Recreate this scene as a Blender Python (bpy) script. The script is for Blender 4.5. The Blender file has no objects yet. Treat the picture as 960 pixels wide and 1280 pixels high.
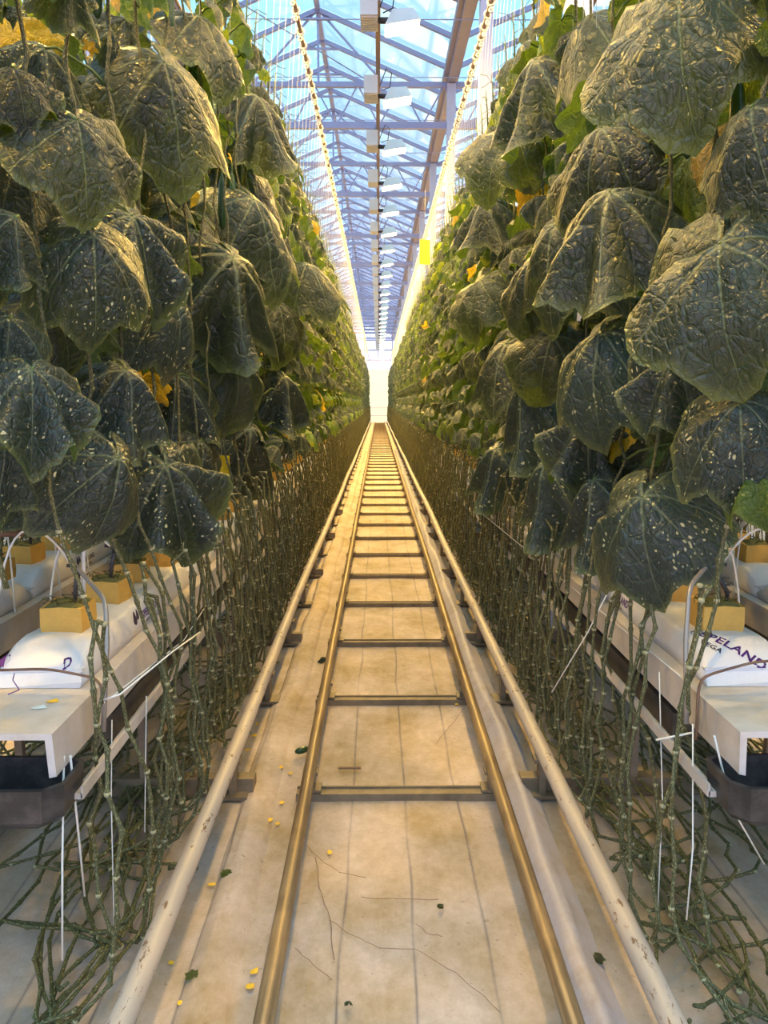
import bpy, math, random
from mathutils import Vector, Matrix, noise
PI = math.pi
R = math.radians
scene = bpy.context.scene
COL = scene.collection
random.seed(7)

# ------------------------------------------------------------------ camera
PITCH, YAW, CAMZ, F = R(8.12), R(-0.42), 1.30, 960.0
cam_data = bpy.data.cameras.new('camera')
cam_data.sensor_fit = 'VERTICAL'; cam_data.sensor_height = 36.0; cam_data.lens = 27.0
cam_data.clip_start = 0.03; cam_data.clip_end = 400
cam = bpy.data.objects.new('camera', cam_data); COL.objects.link(cam)
cam.location = (0, 0, CAMZ)
cam.rotation_euler = (PI/2 - PITCH, 0, YAW)
scene.camera = cam
CM = Matrix.Translation((0, 0, CAMZ)) @ cam.rotation_euler.to_matrix().to_4x4()
CI = CM.inverted()

# ------------------------------------------------------------------ exposure, sky
scene.view_settings.view_transform = 'Standard'
scene.view_settings.look = 'None'
scene.view_settings.exposure = 0.82
scene.view_settings.gamma = 1.0
scene.view_settings.use_curve_mapping = False
scene.cycles.use_denoising = True
scene.cycles.max_bounces = 8
scene.cycles.transparent_max_bounces = 12
scene.cycles.transmission_bounces = 4
scene.cycles.sample_clamp_indirect = 6.0

world = bpy.data.worlds.new('dusk sky'); scene.world = world; world.use_nodes = True
wt = world.node_tree; wt.nodes.clear()
w_out = wt.nodes.new('ShaderNodeOutputWorld'); w_bg = wt.nodes.new('ShaderNodeBackground')
w_tc = wt.nodes.new('ShaderNodeTexCoord'); w_sep = wt.nodes.new('ShaderNodeSeparateXYZ')
w_r = wt.nodes.new('ShaderNodeValToRGB')
wt.links.new(w_tc.outputs['Generated'], w_sep.inputs[0]); wt.links.new(w_sep.outputs['Z'], w_r.inputs[0])
wt.links.new(w_r.outputs[0], w_bg.inputs[0]); wt.links.new(w_bg.outputs[0], w_out.inputs[0])
w_r.color_ramp.elements[0].position = 0.02; w_r.color_ramp.elements[0].color = (0.68, 0.50, 0.74, 1)
w_r.color_ramp.elements[1].position = 0.42; w_r.color_ramp.elements[1].color = (0.48, 0.79, 0.98, 1)
w_bg.inputs[1].default_value = 1.4

LAMP_W = 80.0
LAMP_COL = (1.0, 0.60, 0.09)
def lamp_light(x, y, z, w, rot=(0, 0, 0)):
    l = bpy.data.lights.new('lamp_glow', 'AREA'); l.shape = 'RECTANGLE'; l.size = 0.32; l.size_y = 0.26
    l.energy = w; l.color = LAMP_COL
    o = bpy.data.objects.new('lamp_glow', l); COL.objects.link(o); o.location = (x, y, z); o.rotation_euler = rot
    return o

# ------------------------------------------------------------------ helpers
def at(px, py, zc):
    """world point seen at a pixel of the photograph, zc metres along the optical axis"""
    return CM @ Vector(((px-480)/F*zc, -(py-640)/F*zc, -zc))
def proj(p):
    c = CI @ Vector(p)
    zc = -c.z
    if zc < 0.05: return None
    return 480 + c.x/zc*F, 640 - c.y/zc*F, zc
def ground(px, py, z=0.0):
    d = at(px, py, 1.0) - Vector((0, 0, CAMZ))
    t = (z-CAMZ)/d.z
    return Vector((0, 0, CAMZ)) + d*t

class MB:
    def __init__(s): s.v = []; s.f = []; s.uv = []; s.sm = []
    def face(s, idx, uv=None, smooth=False):
        s.f.append(tuple(idx)); s.uv.append(uv or [(0, 0)]*len(idx)); s.sm.append(smooth)
    def box(s, c, d, rot=None, jit=0.0):
        n = len(s.v); hx, hy, hz = d[0]/2, d[1]/2, d[2]/2
        for z in (-hz, hz):
            for x, y in ((-hx, -hy), (hx, -hy), (hx, hy), (-hx, hy)):
                p = Vector((x, y, z))
                if jit: p += Vector([random.uniform(-jit, jit) for _ in range(3)])
                if rot: p = rot @ p
                s.v.append(tuple(p + Vector(c)))
        for q in ((3, 2, 1, 0), (4, 5, 6, 7), (0, 1, 5, 4), (1, 2, 6, 5), (2, 3, 7, 6), (3, 0, 4, 7)):
            s.face([n+i for i in q], [(0, 0), (1, 0), (1, 1), (0, 1)])
        return s
    def beam(s, a, b, w, h):
        """rectangular bar from a to b"""
        a = Vector(a); b = Vector(b); d = b-a
        q = d.to_track_quat('Y', 'Z').to_matrix()
        return s.box((a+b)/2, (w, d.length, h), q)
    def tube(s, pts, r, n=6, caps=True, smooth=True, vs=1.0):
        pts = [Vector(p) for p in pts]; N = len(pts)
        rs = r if isinstance(r, (list, tuple)) else [r]*N
        base = len(s.v); up = None; L = 0.0; ls = []
        for i, p in enumerate(pts):
            t = (pts[min(i+1, N-1)] - pts[max(i-1, 0)])
            if t.length < 1e-9: t = Vector((0, 0, 1))
            t.normalize()
            if up is None:
                up = Vector((0, 0, 1)) if abs(t.z) < 0.9 else Vector((1, 0, 0))
            side = t.cross(up)
            if side.length < 1e-6: side = t.cross(Vector((1, 0.3, 0)))
            side.normalize(); up = side.cross(t).normalized()
            if i: L += (p-pts[i-1]).length
            ls.append(L*vs)
            for k in range(n):
                a = 2*PI*k/n
                s.v.append(tuple(p + (side*math.cos(a) + up*math.sin(a))*rs[i]))
        for i in range(N-1):
            for k in range(n):
                a = base+i*n+k; b = base+i*n+(k+1) % n
                s.face((a, b, b+n, a+n), [(k/n, ls[i]), ((k+1)/n, ls[i]), ((k+1)/n, ls[i+1]), (k/n, ls[i+1])], smooth)
        if caps:
            s.face([base+k for k in range(n)][::-1]); s.face([base+(N-1)*n+k for k in range(n)])
        return s
    def torus(s, c, rot, R0, r, n=12, m=6):
        b = len(s.v); c = Vector(c)
        for i in range(n):
            a = 2*PI*i/n
            for j in range(m):
                q = 2*PI*j/m
                p = Vector(((R0+r*math.cos(q))*math.cos(a), (R0+r*math.cos(q))*math.sin(a), r*math.sin(q)))
                s.v.append(tuple(rot @ p + c))
        for i in range(n):
            for j in range(m):
                s.face((b+i*m+j, b+((i+1) % n)*m+j, b+((i+1) % n)*m+(j+1) % m, b+i*m+(j+1) % m), None, True)
        return s
    def lathe(s, prof, c, n=12):
        b = len(s.v); c = Vector(c)
        for (r, z) in prof:
            for k in range(n):
                a = 2*PI*k/n; s.v.append((c.x+r*math.cos(a), c.y+r*math.sin(a), c.z+z))
        for i in range(len(prof)-1):
            for k in range(n):
                a = b+i*n+k; q = b+i*n+(k+1) % n
                s.face((a, q, q+n, a+n), None, True)
        s.face([b+k for k in range(n)][::-1]); s.face([b+(len(prof)-1)*n+k for k in range(n)])
        return s
    def mesh(s, name, mat):
        me = bpy.data.meshes.new(name); me.from_pydata(s.v, [], s.f)
        uvl = me.uv_layers.new(name='uv')
        flat = [c for q in s.uv for t in q for c in t]
        uvl.data.foreach_set('uv', flat)
        me.polygons.foreach_set('use_smooth', s.sm)
        for m in (mat if isinstance(mat, (list, tuple)) else [mat]): me.materials.append(m)
        me.update(); return me
    def build(s, name, mat, parent=None, loc=None):
        o = bpy.data.objects.new(name, s.mesh(name, mat)); COL.objects.link(o)
        if parent: o.parent = parent
        if loc is not None: o.location = loc
        return o

def inst(name, me, parent=None, m=None):
    o = bpy.data.objects.new(name, me); COL.objects.link(o)
    if parent: o.parent = parent
    if m is not None: o.matrix_basis = m
    return o
def tag(o, label=None, cat=None, group=None, kind=None):
    if label: o['label'] = label
    if cat: o['category'] = cat
    if group: o['group'] = group
    if kind: o['kind'] = kind
    return o
def empty(name, loc=(0, 0, 0), rz=0):
    o = bpy.data.objects.new(name, None); COL.objects.link(o); o.location = loc; o.rotation_euler = (0, 0, rz)
    o.empty_display_size = 0.1
    return o
ORD = ['nearest', 'second', 'third', 'fourth', 'fifth', 'sixth', 'seventh', 'eighth', 'ninth', 'tenth', 'eleventh', 'twelfth',
       'thirteenth', 'fourteenth', 'fifteenth', 'sixteenth', 'seventeenth', 'eighteenth', 'nineteenth', 'twentieth']

# ------------------------------------------------------------------ materials
class NT:
    def __init__(s, name):
        s.m = bpy.data.materials.new(name); s.m.use_nodes = True; s.t = s.m.node_tree; s.t.nodes.clear()
        s.out = s.t.nodes.new('ShaderNodeOutputMaterial')
    def n(s, typ, ins=None, **props):
        nd = s.t.nodes.new(typ)
        for k, v in props.items(): setattr(nd, k, v)
        for k, v in (ins or {}).items():
            if isinstance(v, bpy.types.NodeSocket): s.t.links.new(v, nd.inputs[k])
            else: nd.inputs[k].default_value = v
        return nd
    def math(s, op, a, b=0.0, c=0.0):
        return s.n('ShaderNodeMath', {0: a, 1: b, 2: c}, operation=op).outputs[0]
    def mix(s, f, a, b, bt='MIX'):
        nd = s.n('ShaderNodeMix', None, data_type='RGBA', blend_type=bt)
        for i, v in ((0, f), (6, a), (7, b)):
            if isinstance(v, bpy.types.NodeSocket): s.t.links.new(v, nd.inputs[i])
            else: nd.inputs[i].default_value = v if i == 0 else (tuple(v)+(1,))[:4]
        return nd.outputs[2]
    def ramp(s, f, stops):
        nd = s.n('ShaderNodeValToRGB', {0: f}); e = nd.color_ramp.elements
        while len(e) < len(stops): e.new(0.5)
        for i, (p, c) in enumerate(stops):
            e[i].position = p; e[i].color = (c, c, c, 1) if isinstance(c, (int, float)) else tuple(c)+(1,)
        return nd.outputs[0]
    def noise(s, vec, scale, detail=3, rough=0.6):
        ins = {'Scale': scale, 'Detail': detail, 'Roughness': rough}
        if vec is not None: ins['Vector'] = vec
        return s.n('ShaderNodeTexNoise', ins).outputs[0]
    def mapping(s, vec, scale):
        return s.n('ShaderNodeMapping', {'Vector': vec, 'Scale': scale}).outputs[0]
    def finish(s, color, rough=0.6, metal=0.0, bump=None, bstr=0.3, bdist=0.01, spec=0.5):
        b = s.n('ShaderNodeBsdfPrincipled', {'Roughness': rough, 'Metallic': metal, 'Specular IOR Level': spec})
        if isinstance(color, bpy.types.NodeSocket): s.t.links.new(color, b.inputs['Base Color'])
        else: b.inputs['Base Color'].default_value = tuple(color)+(1,)
        if bump is not None:
            bp = s.n('ShaderNodeBump', {'Height': bump, 'Strength': bstr, 'Distance': bdist})
            s.t.links.new(bp.outputs[0], b.inputs['Normal'])
        s.t.links.new(b.outputs[0], s.out.inputs[0])
        return s.m

def simple(name, col, rough=0.6, metal=0.0, var=0.25, scale=12.0, dirt=None, dscale=4.0, damt=0.5, spec=0.5, bstr=0.15):
    """a plain painted, plastic or metal surface with noise variation and optional dirt"""
    t = NT(name); tc = t.n('ShaderNodeTexCoord').outputs['Object']
    n1 = t.noise(tc, scale, 4)
    c = t.mix(n1, [x*(1-var) for x in col], [min(1, x*(1+var)) for x in col])
    if dirt:
        n2 = t.ramp(t.noise(tc, dscale, 5, 0.7), [(0.45, 0.0), (0.7, damt)])
        c = t.mix(n2, c, dirt)
    return t.finish(c, rough, metal, n1, bstr, 0.004, spec)

M = {}
M['steel'] = simple('galvanised steel', (0.34, 0.33, 0.38), 0.45, 0.55, 0.2, 20, (0.22, 0.15, 0.08), 6, 0.5)
M['sleeper'] = simple('weathered sleeper metal', (0.22, 0.165, 0.11), 0.6, 0.1, 0.3, 25, (0.10, 0.07, 0.04), 9, 0.6)
def m_rail():
    t = NT('worn brown rail tube'); tc = t.n('ShaderNodeTexCoord').outputs['Object']
    st = t.noise(t.mapping(tc, (60, 1.6, 60)), 1.0, 5, 0.7); n2 = t.noise(tc, 6, 4)
    c = t.mix(t.ramp(st, [(0.35, 0.0), (0.65, 1.0)]), (0.14, 0.085, 0.045), (0.36, 0.25, 0.14))
    c = t.mix(t.ramp(n2, [(0.5, 0.0), (0.7, 0.6)]), c, (0.12, 0.075, 0.04))
    return t.finish(c, 0.45, 0.2, st, 0.2, 0.002)
M['rail'] = m_rail()
M['frame'] = simple('violet grey roof metal', (0.40, 0.40, 0.60), 0.5, 0.1, 0.12, 8)
M['frame_light'] = simple('pale post metal', (0.72, 0.70, 0.82), 0.5, 0.0, 0.1, 8)
M['beam'] = simple('gutter beam metal', (0.42, 0.36, 0.42), 0.5, 0.1, 0.15, 6)
M['conduit'] = simple('brown lamp rail', (0.30, 0.20, 0.16), 0.5, 0.2, 0.15, 6)
M['gutter'] = simple('white coated gutter steel', (0.60, 0.53, 0.50), 0.42, 0.05, 0.12, 7, (0.34, 0.25, 0.12), 5, 0.5)
M['slab'] = simple('white slab film', (0.70, 0.67, 0.69), 0.36, 0, 0.06, 26, (0.46, 0.38, 0.26), 6, 0.35, bstr=0.8)
M['block'] = simple('yellow rockwool wrapper', (0.62, 0.36, 0.07), 0.75, 0, 0.25, 30, (0.35, 0.2, 0.05), 14, 0.4, bstr=0.4)
M['wool'] = simple('mossy rockwool top', (0.16, 0.14, 0.04), 0.95, 0, 0.7, 90, (0.05, 0.06, 0.02), 60, 0.8, bstr=1.0)
M['black'] = simple('black plastic', (0.022, 0.021, 0.024), 0.4, 0, 0.4, 14, (0.16, 0.13, 0.12), 18, 0.35)
M['ink'] = simple('purple printed ink', (0.13, 0.03, 0.26), 0.6, 0, 0.1)
M['ink_dark'] = simple('dark printed ink', (0.05, 0.035, 0.07), 0.6, 0, 0.1)
M['white'] = simple('white plastic', (0.75, 0.74, 0.70), 0.5, 0, 0.08)
M['string'] = simple('white twine', (0.80, 0.78, 0.74), 0.8, 0, 0.08)
M['tube'] = simple('white drip tube', (0.72, 0.69, 0.62), 0.4, 0, 0.1)
M['rust'] = simple('rusty pipe', (0.17, 0.085, 0.05), 0.6, 0.3, 0.3, 30, (0.3, 0.22, 0.16), 12, 0.5)
M['rod'] = simple('grey wire rod', (0.34, 0.30, 0.28), 0.4, 0.5, 0.15, 20)
M['trap'] = simple('yellow sticky card', (0.85, 0.62, 0.02), 0.45, 0, 0.05, 20, (0.2, 0.12, 0.02), 60, 0.3)
M['petal'] = simple('yellow petal', (0.85, 0.50, 0.03), 0.6, 0, 0.15, 60)
M['twig'] = simple('dry tendril', (0.22, 0.13, 0.08), 0.8, 0, 0.2, 60)
M['cucumber'] = simple('dark cucumber skin', (0.022, 0.06, 0.018), 0.3, 0, 0.5, 60, bstr=0.6)
M['concrete'] = simple('pale concrete', (0.55, 0.52, 0.46), 0.7, 0, 0.1, 3)
M['panel'] = simple('white end wall panel', (0.85, 0.82, 0.74), 0.5, 0, 0.04, 2)

M['cloth_shaded'] = simple('ground cloth with painted bluish shade', (0.42, 0.39, 0.45), 0.6, 0, 0.12, 9, (0.28, 0.22, 0.17), 9, 0.7, bstr=0.4)  # bluish shade beside the right rail is put into this cloth colour

def m_pipe():
    t = NT('chipped white heating pipe'); tc = t.n('ShaderNodeTexCoord').outputs['Object']
    v = t.mapping(tc, (1, 0.35, 1))
    n1 = t.noise(v, 38, 6, 0.75)
    chip = t.ramp(n1, [(0.585, 0.0), (0.615, 1.0)])
    n2 = t.noise(v, 5, 4)
    c = t.mix(n2, (0.34, 0.28, 0.24), (0.58, 0.51, 0.47))
    c = t.mix(chip, c, (0.17, 0.09, 0.05))
    return t.finish(c, 0.5, 0, t.math('SUBTRACT', 1.0, chip), 0.5, 0.002)
M['pipe'] = m_pipe()

def m_floor():
    t = NT('white woven ground cloth'); pos = t.n('ShaderNodeNewGeometry').outputs['Position']
    sep = t.n('ShaderNodeSeparateXYZ', {0: pos})
    x, y = sep.outputs[0], sep.outputs[1]
    wob = t.math('MULTIPLY', t.math('SUBTRACT', t.noise(pos, 1.1, 2), 0.5), 0.05)
    xs = t.math('ADD', t.math('ADD', x, wob), 0.0)
    tri = t.math('PINGPONG', t.math('ADD', xs, 0.09+0.177*50), 0.0885)
    line = t.ramp(tri, [(0.0, 1.0), (0.0022, 0.9), (0.0045, 0.0)])
    lvis = t.ramp(t.noise(pos, 2.5, 3), [(0.35, 0.25), (0.6, 0.85)])
    line = t.math('MULTIPLY', line, lvis)
    st = t.noise(t.mapping(pos, (1.3, 0.8, 1)), 3.2, 7, 0.72)
    stain = t.ramp(st, [(0.36, 0.0), (0.50, 0.45), (0.66, 1.0)])
    fine = t.noise(pos, 26, 6, 0.8)
    spots = t.ramp(t.noise(pos, 55, 2, 0.5), [(0.70, 0.0), (0.74, 0.8)])
    big = t.noise(pos, 1.0, 3)
    c = t.mix(big, (0.58, 0.47, 0.44), (0.71, 0.59, 0.55))
    c = t.mix(stain, c, (0.36, 0.26, 0.14))
    c = t.mix(t.ramp(fine, [(0.35, 0.30), (0.6, 0.0)]), c, (0.30, 0.22, 0.13))
    c = t.mix(line, c, (0.10, 0.09, 0.12))
    c = t.mix(t.math('MULTIPLY', spots, 0.5), c, (0.16, 0.11, 0.06))
    wx = t.n('ShaderNodeTexWave', {'Vector': pos, 'Scale': 260.0, 'Distortion': 0.5}, bands_direction='X').outputs[1]
    wy = t.n('ShaderNodeTexWave', {'Vector': pos, 'Scale': 260.0, 'Distortion': 0.5}, bands_direction='Y').outputs[1]
    h = t.math('ADD', t.math('MULTIPLY', t.math('ADD', wx, wy), 0.08), t.math('ADD', fine, t.math('MULTIPLY', t.noise(pos, 7, 4), 1.5)))
    return t.finish(c, 0.55, 0, h, 0.45, 0.010, 0.4)
M['floor'] = m_floor()

def m_leaf(name, dark, light, spots, trans, tmix):
    t = NT(name); uv = t.n('ShaderNodeUVMap').outputs[0]
    rnd = t.n('ShaderNodeObjectInfo').outputs['Random']
    sep = t.n('ShaderNodeSeparateXYZ', {0: uv}); u, v = sep.outputs[0], sep.outputs[1]
    rr = t.math('SQRT', t.math('ADD', t.math('MULTIPLY', u, u), t.math('MULTIPLY', v, v)))
    th = t.math('ARCTAN2', u, v)
    st = R(55)
    d = t.math('MULTIPLY', rr, t.math('SINE', t.math('PINGPONG', t.math('ADD', th, st*20), st/2)))
    main = t.ramp(t.math('DIVIDE', d, t.math('SUBTRACT', 1.35, rr)), [(0.0, 1.0), (0.007, 0.7), (0.016, 0.0)])
    off = t.n('ShaderNodeCombineXYZ', {0: t.math('MULTIPLY', rnd, 37.0), 1: t.math('MULTIPLY', rnd, 11.0)}).outputs[0]
    uvo = t.n('ShaderNodeVectorMath', {0: uv, 1: off}, operation='ADD').outputs[0]
    warp = t.n('ShaderNodeTexNoise', {'Vector': uvo, 'Scale': 5.0, 'Detail': 2.0}).outputs[1]
    uvw = t.n('ShaderNodeVectorMath', {0: uvo, 1: t.n('ShaderNodeVectorMath', {0: warp, 3: 0.16}, operation='SCALE').outputs[0]}, operation='ADD').outputs[0]
    vor = t.n('ShaderNodeTexVoronoi', {'Vector': uvw, 'Scale': 8.5}, feature='DISTANCE_TO_EDGE').outputs['Distance']
    vor2 = t.n('ShaderNodeTexVoronoi', {'Vector': uvw, 'Scale': 25.0}, feature='DISTANCE_TO_EDGE').outputs['Distance']
    net = t.ramp(vor, [(0.0, 0.8), (0.035, 0.35), (0.09, 0.0)])
    sp = t.n('ShaderNodeTexVoronoi', {'Vector': uvw, 'Scale': 24.0})
    spd = t.math('ADD', sp.outputs['Distance'], t.math('MULTIPLY', t.noise(uvo, 40, 2), 0.16))
    sprand = t.n('ShaderNodeSeparateColor', {0: sp.outputs['Color']}).outputs[0]
    thr = t.math('MULTIPLY', t.math('MULTIPLY', t.ramp(sprand, [(0.35, 0.0), (1.0, 1.0)]), t.ramp(t.noise(uvo, 2.0, 2), [(0.38, 0.45), (0.62, 1.0)])), spots)
    dots = t.ramp(t.math('SUBTRACT', thr, spd), [(0.0, 0.0), (0.03, 1.0)])
    n1 = t.noise(uvo, 2.2, 4)
    c = t.mix(n1, dark, light)
    hv = t.n('ShaderNodeHueSaturation', {'Color': c, 'Hue': t.math('ADD', 0.49, t.math('MULTIPLY', rnd, 0.02)),
             'Saturation': t.math('ADD', 0.75, t.math('MULTIPLY', rnd, 0.4)), 'Value': t.math('ADD', 0.65, t.math('MULTIPLY', rnd, 0.75))}).outputs[0]
    c = t.mix(t.math('MULTIPLY', net, 0.22), hv, (0.15, 0.17, 0.10))
    c = t.mix(t.math('MULTIPLY', main, 0.55), c, (0.24, 0.28, 0.16))
    edge = t.ramp(t.n('ShaderNodeVertexColor', None, layer_name='edge').outputs[0], [(0.90, 0.0), (1.0, 0.5)])
    c = t.mix(edge, c, (0.22, 0.25, 0.08))
    c = t.mix(t.math('MULTIPLY', dots, 0.9), c, (0.70, 0.66, 0.36))
    back = t.n('ShaderNodeNewGeometry').outputs['Backfacing']
    cb = t.mix(t.math('ADD', t.math('MULTIPLY', net, 0.5), t.math('MULTIPLY', main, 0.6)), (0.105, 0.17, 0.05), (0.25, 0.33, 0.13))
    c = t.mix(back, c, cb)
    h = t.math('ADD', t.math('MULTIPLY', t.math('MINIMUM', vor, 0.16), 5.0), t.math('MULTIPLY', t.math('MINIMUM', vor2, 0.12), 2.2))
    h = t.math('SUBTRACT', h, t.math('MULTIPLY', main, 0.7))
    bp = t.n('ShaderNodeBump', {'Height': h, 'Strength': 0.72, 'Distance': 0.0055})
    b = t.n('ShaderNodeBsdfPrincipled', {'Base Color': c, 'Roughness': 0.37, 'Normal': bp.outputs[0], 'Specular IOR Level': 0.62})
    tr = t.n('ShaderNodeBsdfTranslucent', {'Color': t.mix(t.math('MAXIMUM', net, main), trans, [x*1.5 for x in trans]), 'Normal': bp.outputs[0]})
    mx = t.n('ShaderNodeMixShader', {0: tmix, 1: b.outputs[0], 2: tr.outputs[0]})
    t.t.links.new(mx.outputs[0], t.out.inputs[0])
    return t.m
M['leaf'] = m_leaf('dark bullate cucumber leaf', (0.013, 0.019, 0.014), (0.034, 0.040, 0.031), 0.30, (0.22, 0.34, 0.02), 0.20)
M['leaf_spot'] = m_leaf('speckled old cucumber leaf', (0.014, 0.024, 0.022), (0.036, 0.052, 0.045), 0.55, (0.18, 0.30, 0.02), 0.15)
M['leaf_young'] = m_leaf('young green cucumber leaf', (0.055, 0.105, 0.018), (0.10, 0.17, 0.03), 0.15, (0.42, 0.50, 0.03), 0.38)

M['leaf_backlit'] = m_leaf('cucumber leaf with painted yellow backlight', (0.35, 0.24, 0.02), (0.55, 0.38, 0.03), 0.1, (0.8, 0.5, 0.02), 0.45)  # yellow backlight deep in the foliage, painted as leaf colour

def m_stem():
    t = NT('ribbed vine stem'); uv = t.n('ShaderNodeUVMap').outputs[0]
    n1 = t.noise(t.mapping(uv, (9, 5, 1)), 2.0, 4, 0.7)
    n2 = t.noise(t.mapping(uv, (3, 1.3, 1)), 2.0, 2, 0.5)
    c = t.mix(n2, (0.026, 0.040, 0.014), (0.090, 0.088, 0.030))
    c = t.mix(t.ramp(n1, [(0.54, 0.0), (0.59, 0.9)]), c, (0.44, 0.37, 0.17))
    return t.finish(c, 0.55, 0, n1, 0.5, 0.004)
M['stem'] = m_stem()
M['stem_far'] = simple('distant stems', (0.07, 0.075, 0.03), 0.7, 0, 0.5, 20)
M['petiole'] = simple('green leaf stalk', (0.10, 0.15, 0.035), 0.5, 0, 0.3, 20)
M['node'] = simple('pale stem node', (0.36, 0.33, 0.19), 0.7, 0, 0.3, 40)

def m_glass():
    t = NT('roof glass')
    tr = t.n('ShaderNodeBsdfTransparent', {'Color': (0.88, 0.97, 1.0, 1)})
    gl = t.n('ShaderNodeBsdfGlossy', {'Color': (0.8, 0.9, 1, 1), 'Roughness': 0.08})
    fr = t.n('ShaderNodeFresnel', {'IOR': 1.35}).outputs[0]
    mx = t.n('ShaderNodeMixShader', {0: t.math('MULTIPLY', fr, 0.6), 1: tr.outputs[0], 2: gl.outputs[0]})
    t.t.links.new(mx.outputs[0], t.out.inputs[0]); return t.m
M['glass'] = m_glass()
def m_emit(name, col, s):
    t = NT(name); e = t.n('ShaderNodeEmission', {'Color': tuple(col)+(1,), 'Strength': s}); t.t.links.new(e.outputs[0], t.out.inputs[0]); return t.m
M['bulb'] = m_emit('sodium bulb', (1.0, 0.74, 0.30), 40.0)

# ------------------------------------------------------------------ floor and far wall
ROW_END = 50.0
def floor_mesh():
    mb = MB(); xs = [-14, -9, -5, -3.2] + [-2.6+0.1*i for i in range(54)] + [3.2, 5, 9, 14]
    ys = [-4, -1, 0.6] + [1.2+0.08*i for i in range(60)] + [6.2+0.4*i for i in range(40)] + [24, 30, 40, 60]
    for y in ys:
        for x in xs:
            h = 0.0
            if 1.0 < y < 22 and abs(x) < 2.7:
                h = 0.010*(noise.noise(Vector((x*3, y*2.2, 0)))) + 0.004*noise.noise(Vector((x*9, y*7, 3)))
                if -0.5 < x < 0.6: h *= 0.45
            mb.v.append((x, y, h-0.012))
    nx = len(xs)
    for j in range(len(ys)-1):
        for i in range(nx-1):
            a = j*nx+i; mb.face((a, a+1, a+1+nx, a+nx), None, True)
    return mb
tag(floor_mesh().build('floor', M['floor']), kind='structure')

wf = empty('wall_far', (0, 56, 0)); tag(wf, kind='structure')
MB().box((0, 0, 1.8), (28, 0.1, 3.6)).build('panel', M['panel'], wf)
mb = MB()
for i in range(29): mb.box((-14+i, 0, 5.2), (0.06, 0.06, 3.2))
for z in (3.6, 4.3, 5.0, 5.7, 6.4): mb.box((0, 0, z), (28, 0.07, 0.08))
mb.build('glazing_bar', M['frame'], wf)['kind'] = 'stuff'
MB().box((0, 0.02, 5.2), (28, 0.01, 3.2)).build('glass', M['glass'], wf)
tag(MB().box((0, 53.0, 0.0), (28, 5.6, 0.05)).build('path', M['concrete']), kind='structure')
rl = empty('guard_rail', (0.05, 50.6, 0)); tag(rl, 'thin grey guard rail across the path at the far end of the aisle', 'railing')
for sx in (-0.7, 0.7): MB().box((sx, 0, 0.5), (0.04, 0.04, 1.0)).build('post', M['frame'], rl)
for z in (0.45, 0.95): MB().box((0, 0, z), (1.44, 0.04, 0.04)).build('bar', M['frame'], rl)
for s, nm, x in ((-1, 'wall_left', -12.5), (1, 'wall_right', 12.5)):
    tag(MB().box((x, 26, 3.0), (0.1, 60, 6.0)).build(nm, M['wool']), kind='structure')

# ------------------------------------------------------------------ roof
TR0, TRD = 8.05, 3.70
RIDGES = (-4.65, -0.85, 2.95)
GUTS = (-6.55, -2.75, 1.05, 4.85)
ZG, ZR = 6.0, 6.8
roof = empty('ceiling', (0, 0, 0)); tag(roof, kind='structure')
for x in GUTS:
    MB().box((x, 26, ZG-0.05), (0.22, 62, 0.10)).box((x, 26, ZG-0.14), (0.10, 62, 0.10)).build('gutter_beam', M['beam'], roof)
for x in RIDGES:
    MB().box((x, 26, ZR), (0.07, 62, 0.08)).build('ridge_beam', M['frame'], roof)
rafter = {}; pane = {}
for sg in (-1, 1):
    a = Vector((0, 0, ZR-0.02)); b = Vector((sg*1.9, 0, ZG))
    rafter[sg] = MB().beam(a, b, 0.05, 0.06).mesh('rafter', M['frame'])
    d = (b-a).normalized(); nrm = Vector((0, 1, 0)).cross(d)*sg
    mb = MB(); q = [a+Vector((0, .03, .035)), b+Vector((0, .03, .035)), b+Vector((0, .90, .035)), a+Vector((0, .90, .035))]
    mb.v = [tuple(p) for p in q] + [tuple(p+Vector((0, 0, .006))) for p in q]
    for f in ((0, 1, 2, 3), (7, 6, 5, 4), (0, 4, 5, 1), (1, 5, 6, 2), (2, 6, 7, 3), (3, 7, 4, 0)): mb.face(f)
    pane[sg] = mb.mesh('pane', M['glass'])
NR = 50; RD = 0.925
for ri, x in enumerate(RIDGES):
    far_from = NR if ri == 1 else 22
    for k in range(far_from):
        y = 3.4 + RD*k
        for sg in (-1, 1):
            inst('rafter', rafter[sg], roof, Matrix.Translation((x, y, 0)))
            inst('pane', pane[sg], roof, Matrix.Translation((x, y, 0)))
    if far_from < 56:
        mb = MB(); gl = MB()
        for k in range(far_from, 57):
            y = 3.4 + RD*k
            for sg in (-1, 1):
                mb.beam((x, y, ZR-0.02), (x+sg*1.9, y, ZG), 0.05, 0.06)
                n = len(gl.v)
                gl.v += [(x, y+.03, ZR+.015), (x+sg*1.9, y+.03, ZG+.035), (x+sg*1.9, y+.9, ZG+.035), (x, y+.9, ZR+.015)]
                gl.face((n, n+1, n+2, n+3))
        mb.build('far_rafters', M['frame'], roof)['kind'] = 'stuff'
        gl.build('far_panes', M['glass'], roof)['kind'] = 'stuff'
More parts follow.
